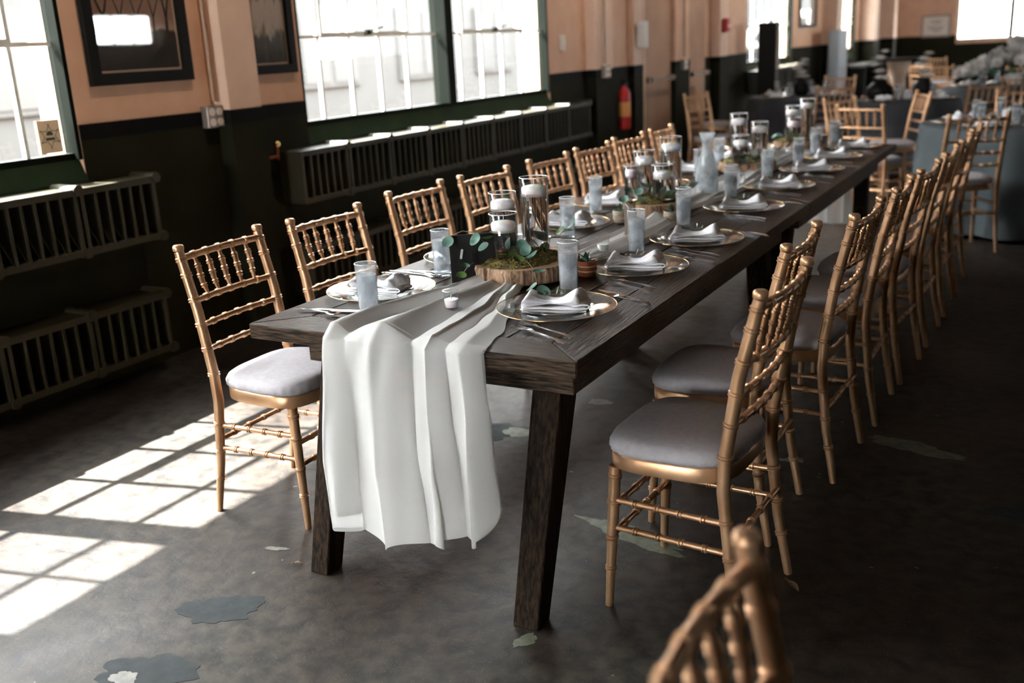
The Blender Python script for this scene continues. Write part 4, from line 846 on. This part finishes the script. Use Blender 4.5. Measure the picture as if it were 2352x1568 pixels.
# carafe and mug
t = thing('carafe', 'tall frosted glass water carafe with a flared mouth', 'carafe', (.517, 2.46, TZ + .01))
MB().lathe([(0, .0), (.04, 0), (.05, .006), (.052, .03), (.050, .09), (.041, .14), (.027, .185), (.0215, .205), (.0225, .23), (.031, .262), (.037, .278), (.0345, .278), (.0285, .260), (.0195, .23), (.0185, .205), (.0245, .182), (.038, .138), (.047, .09), (.049, .03), (.045, .01), (0, .009)], 36).build('body', 'icyc', t, 60)
MB().lathe([(0, .012), (.043, .012), (.046, .09), (.036, .138), (.026, .175), (0, .175)], 28).build('water', 'icywater', t, 60)
t = thing('glass_mug', 'small clear glass mug with handle right of the carafe', 'mug', (.575, 2.66, TZ + .01))
MB().lathe([(0, 0), (.034, 0), (.036, .004), (.038, .085), (.035, .085), (.033, .008), (0, .007)], 28).build('cup', 'icy', t, 60); MB().tube([(.036, 0, .07), (.056, 0, .066), (.062, 0, .045), (.055, 0, .024), (.035, 0, .018)], .005, 8).build('handle', 'glassglint', t, 60)
# table signs
t = thing('table_sign', 'black upright table number sign left of the nearest candle cluster', 'sign', (.305, .585, TZ + .002), R(38))
rm = Matrix.Rotation(R(-9), 3, 'X'); bevel(MB().box((.075, .012, .074), (.15, .008, .148), rm=rm).build('board', 'board', t), .001)
MB().box((.035, -.0065, .092), (.007, .001, .03), rm=rm @ Matrix.Rotation(.2, 3, 'Y')).build('number_mark', 'white', t)
MB().box((.075, .035, .05), (.012, .05, .1), rm=Matrix.Rotation(R(18), 3, 'X')).build('easel_foot', 'board', t)
t = thing('wooden_sign', 'dark brown wooden table sign seen edge on at the runner', 'sign', (.612, 1.235, TZ + .002), R(0))
bevel(MB().box((0, .06, .072), (.018, .14, .142), rm=Matrix.Rotation(R(29), 3, 'Z')).build('board', 'signwood', t), .002); bevel(MB().box((.0, .06, .004), (.05, .1, .008), rm=Matrix.Rotation(R(29), 3, 'Z')).build('foot', 'signwood', t), .001)
# succulents
def succulent(x, y, potm, label, zb=TZ + .001):
    t = thing('potted_succulent', label, 'plant', (x, y, zb), 0, 'potted succulents'); MB().lathe([(0, 0), (.026, 0), (.029, .006), (.033, .045), (.0335, .05), (.030, .05), (.028, .04), (0, .04)], 24).build('pot', potm, t, 60)
    for k_ in (.018, .034): MB().tube([((.0305 + .08 * (k_ - .018)) * math.cos(2 * PI * i / 24), (.0305 + .08 * (k_ - .018)) * math.sin(2 * PI * i / 24), k_) for i in range(25)], .002, 5, cap=False).build('twine', 'twine', t, 180)
    for i in range(13):
        o = obj('leaf', SL[i % 2], t, (0, 0, .042)); o.rotation_euler = (0, -.35 - .55 * (i % 3) * .8, i * 2.4)
SL = [leaf_mesh(.042, .013, .12, 'darkleaf'), leaf_mesh(.034, .012, .12, 'leaf')]
succulent(.40, 1.72, 'twine', 'dark succulent in a pale twine wrapped pot left of the second slab')
succulent(.608, 1.745, 'twine', 'spiky succulent in a twine wrapped pot right of the second slab')
succulent(.668, .81, 'terracotta', 'dark succulent in a copper pot behind the nearest dark side tumbler')

# ------------------------------------------------------------------ background tables
def tablecloth(r_, zt, drop, seed, mname, label, parent_loc):
    rg = random.Random(seed); nf = 11; rings = []; n = 132
    for k_, (f_, z) in enumerate([(.02, zt), (.5, zt), (.97, zt), (1.0, zt - .006), (1.012, zt - .03), (1.02, zt - .12), (1.05, zt - .3), (1.09, zt - .5), (1.12, zt - drop)]):
        amp = max(0, (zt - z)) * .07
        rings.append([((r_ * f_ + amp * math.sin(nf * 2 * PI * j / n + .8 * math.sin(3 * 2 * PI * j / n))) * math.cos(2 * PI * j / n), (r_ * f_ + amp * math.sin(nf * 2 * PI * j / n + .8 * math.sin(3 * 2 * PI * j / n))) * math.sin(2 * PI * j / n), z) for j in range(n)])
    o = MB().loft(rings, cap=False).build('tablecloth', mname, None, 180, parent_loc); return tag(o, label, 'tablecloth', 'round tablecloths')
def round_table(x, y, r_, cloth, label, short, seed, drop=.70, set_=6, jars=2):
    t = thing('round_table', 'round banquet table under the ' + label, 'table', (x, y, 0), 0, 'round banquet tables')
    MB().lathe([(0, .72), (r_ - .02, .72), (r_ - .02, .745), (0, .745)], 40).build('tabletop', 'signwood', t, 40)
    for i in range(4): a = PI / 4 + i * PI / 2; MB().tube([(r_ * .6 * math.cos(a), r_ * .6 * math.sin(a), 0), (r_ * .6 * math.cos(a), r_ * .6 * math.sin(a), .72)], .016, 8).build('leg', 'blackmetal', t)
    tablecloth(r_, .752, drop, seed, cloth, label, (x, y, 0)); zt = .754; nm = label.split(' on ')[0]
    rg = random.Random(seed)
    bins = ['right', 'far right', 'far', 'far left', 'left', 'near left', 'near', 'near right'] if r_ > .7 else ['right', 'far', 'left', 'near']
    for i in range(min(set_, len(bins))):
        a = 2 * PI * i / len(bins) - .5; pos = bins[i]; px, py = x + r_ * .68 * math.cos(a), y + r_ * .68 * math.sin(a)
        K['charger'].put((px, py, zt), a, 'charger plate at the %s place of the %s' % (pos, short), 'plates on the round tables')
        K['napkin'].put((px, py, zt + .006), a + 1.2, 'folded white napkin at the %s place of the %s' % (pos, short), 'napkins on the round tables')
        b = a + .32; K['tumbler'].put((x + r_ * .5 * math.cos(b), y + r_ * .5 * math.sin(b), zt), 0, 'water tumbler at the %s place of the %s' % (pos, short), 'tumblers on the round tables')
    for i in range(jars):
        a = i * 2.2 + seed; px, py = x + .14 * math.cos(a), y + .14 * math.sin(a); q_ = thing('candle_jar', '%s glass jar candle in the middle of the %s' % (['first', 'second', 'third'][i], short), 'jar', (px, py, zt), 0, 'jars on the round tables')
        MB().lathe([(0, 0), (.045, 0), (.047, .005), (.047, .13), (.043, .13), (.043, .007), (0, .006)], 24).build('jar_wall', 'glass', q_, 60); MB().lathe([(0, .008), (.042, .008), (.042, .085), (0, .09)], 20).build('wax', 'candle', q_, 60)
    return zt
def around(x, y, r_, angs, who):
    for i, a in enumerate(angs):
        f = R(a) + PI; chair_at(x + (r_ + .42) * math.cos(R(a)), y + (r_ + .42) * math.sin(R(a)), 0, 'blurred gold chair %s, %s' % (['on the near side', 'on the left side', 'on the far side', 'on the right side'][i], who), 'chairs round the far tables', f)
round_table(1.68, 6.35, .74, 'cloth', 'slate grey cloth with white settings behind the far table end', 'slate grey round table', 3, .72, 8, 3)
around(1.68, 6.35, .92, (-25, 95, 40), 'at the slate grey round table')
round_table(1.35, 11.2, .78, 'cloth', 'slate cloth under the white flowers in the far right', 'white flower table', 5, .72, 6, 2)
around(1.35, 11.2, .98, (-85, 190, 90, -25), 'at the white flower table')
round_table(-.82, 9.95, .58, 'darkcloth', 'charcoal cloth in the shade near the brown doors', 'charcoal table by the doors', 7, .70, 5, 2)
around(-.82, 9.95, .78, (-60, 200, 80), 'at the charcoal table by the doors')
round_table(.45, 9.1, .52, 'darkcloth', 'charcoal cloth with dark vases behind the far chair', 'dark vase table', 9, .70, 5, 2)
round_table(3.9, 8.2, .8, 'darkcloth', 'charcoal cloth in the dark beyond the right edge', 'table beyond the right edge', 12, .7, 4, 1)
for i, (x, y, a) in enumerate([(-.1, 14.3, 60), (.25, 13.6, 80), (-.25, 17.5, 70), (1.25, 8.6, 120), (-1.45, 8.1, -20)]): chair_at(x, y, 0, 'distant gold chair %s' % ['left of the three lone chair backs', 'middle of the three lone chair backs', 'right of the three lone chair backs', 'before the dark vase table', 'standing against the window wall by the doors'][i], 'distant chairs', R(a))
# white flower arrangement
t = thing('flower_arrangement', 'wide low arrangement of white flowers on the far right table', 'flowers', (1.35, 11.2, .756))
MB().lathe([(0, 0), (.09, 0), (.13, .1), (.12, .12), (0, .12)], 24).build('bowl', 'white', t, 60)
rg = random.Random(9)
def flower_mesh(s_):
    m = MB()
    for L_ in range(3):
        for i in range(7):
            a = i * 2 * PI / 7 + L_ * .4; e = .25 + L_ * .45; m.grid(lambda u, v: ((lambda r_, w_: (r_ * math.cos(a) * math.cos(e) - w_ * math.sin(a), r_ * math.sin(a) * math.cos(e) + w_ * math.cos(a), r_ * math.sin(e) * .8))(u * s_ * (1 - .2 * L_), (v - .5) * s_ * .7 * math.sin(PI * min(1, u + .12)))), 3, 2)
    return m.mesh('flower', 'petal', 180)
FM = [flower_mesh(.095), flower_mesh(.075)]
for i in range(170):
    u = rg.uniform(-1, 1); v = rg.uniform(-1, 1); hh = .38 * (1 - abs(u) ** .9) + .07; o = obj('flower', FM[i % 2], t, (u * .62, v * .28, .08 + hh * rg.uniform(.45, 1))); o.rotation_euler = (rg.uniform(-.9, .9), rg.uniform(-.9, .9), rg.uniform(0, 6))
for i in range(40):
    o = obj('leaf', RL[i % 3], t, (rg.uniform(-.6, .6), rg.uniform(-.28, .28), rg.uniform(.08, .25))); o.scale = (2, 2, 2); o.rotation_euler = (rg.uniform(-1, 1), rg.uniform(-1, 1), rg.uniform(0, 6))
# dark vases with flowers
for i, (x, y, z, s_) in enumerate([(.2, 9.0, .756, 1.3), (.6, 9.2, .756, 1.1), (-.8, 9.9, .756, .9)]):
    t = thing('dark_vase', ['dark bulbous vase with small blooms left on the shaded table', 'dark bulbous vase with small blooms right on the shaded table', 'dark vase with blooms on the table by the doors'][i], 'vase', (x, y, z), 0, 'dark vases')
    MB().lathe([(0, 0), (.07 * s_, 0), (.1 * s_, .05), (.095 * s_, .12), (.05 * s_, .17), (.055 * s_, .19), (0, .18)], 24).build('body', 'blackmetal', t, 60)
    for k_ in range(7):
        o = obj('flower', FM[k_ % 2], t, (.09 * s_ * math.cos(k_ * 2.4) * (k_ / 7), .09 * s_ * math.sin(k_ * 2.4) * (k_ / 7), .2 + .05 * ((k_ * 3) % 5) * s_)); MB().tube([(0, 0, .17), o.location], .003, 4).build('stem', 'stem', t)
# tall cocktail table, speaker, grey panel, bench
t = thing('cocktail_table', 'tall black topped cocktail table with a tan column in the far middle', 'table', (-.13, 12.45, 0)); MB().lathe([(0, 1.03), (.34, 1.03), (.35, 1.04), (.35, 1.06), (0, 1.06)], 32).build('tabletop', 'blackmetal', t, 40); MB().lathe([(.2, 0), (.12, .5), (.1, .8), (.16, 1.03)], 24).build('skirt', 'tan', t, 60)
t = thing('tall_speaker', 'tall black cabinet in front of the third window', 'cabinet', (-1.69, 11.8, 0)); bevel(MB().bb(-.12, .12, -.11, .11, 0, 1.6).build('body', 'blackmetal', t), .01); MB().bb(.121, .13, -.09, .09, 1.0, 1.5).build('grille', 'brownpaint', t)
t = thing('grey_panel', 'upright grey blue cabinet against the window wall in the far background', 'cabinet', (-1.7, 16.2, 0)); bevel(MB().bb(-.06, .12, -.35, .35, .0, 1.45).build('body', 'greyblue', t), .01); MB().bb(.121, .13, -.3, .3, .8, .84).build('handle', 'steelbox', t)
t = thing('side_console', 'dark console with pale jars against the window wall beyond the brown doors', 'console', (-1.75, 19.2, 0)); MB().bb(-.2, .2, -1.0, 1.0, .75, .8).build('top', 'blackmetal', t)
for y in (-.9, .9): MB().bb(-.18, .18, y - .03, y + .03, 0, .75).build('leg', 'blackmetal', t)
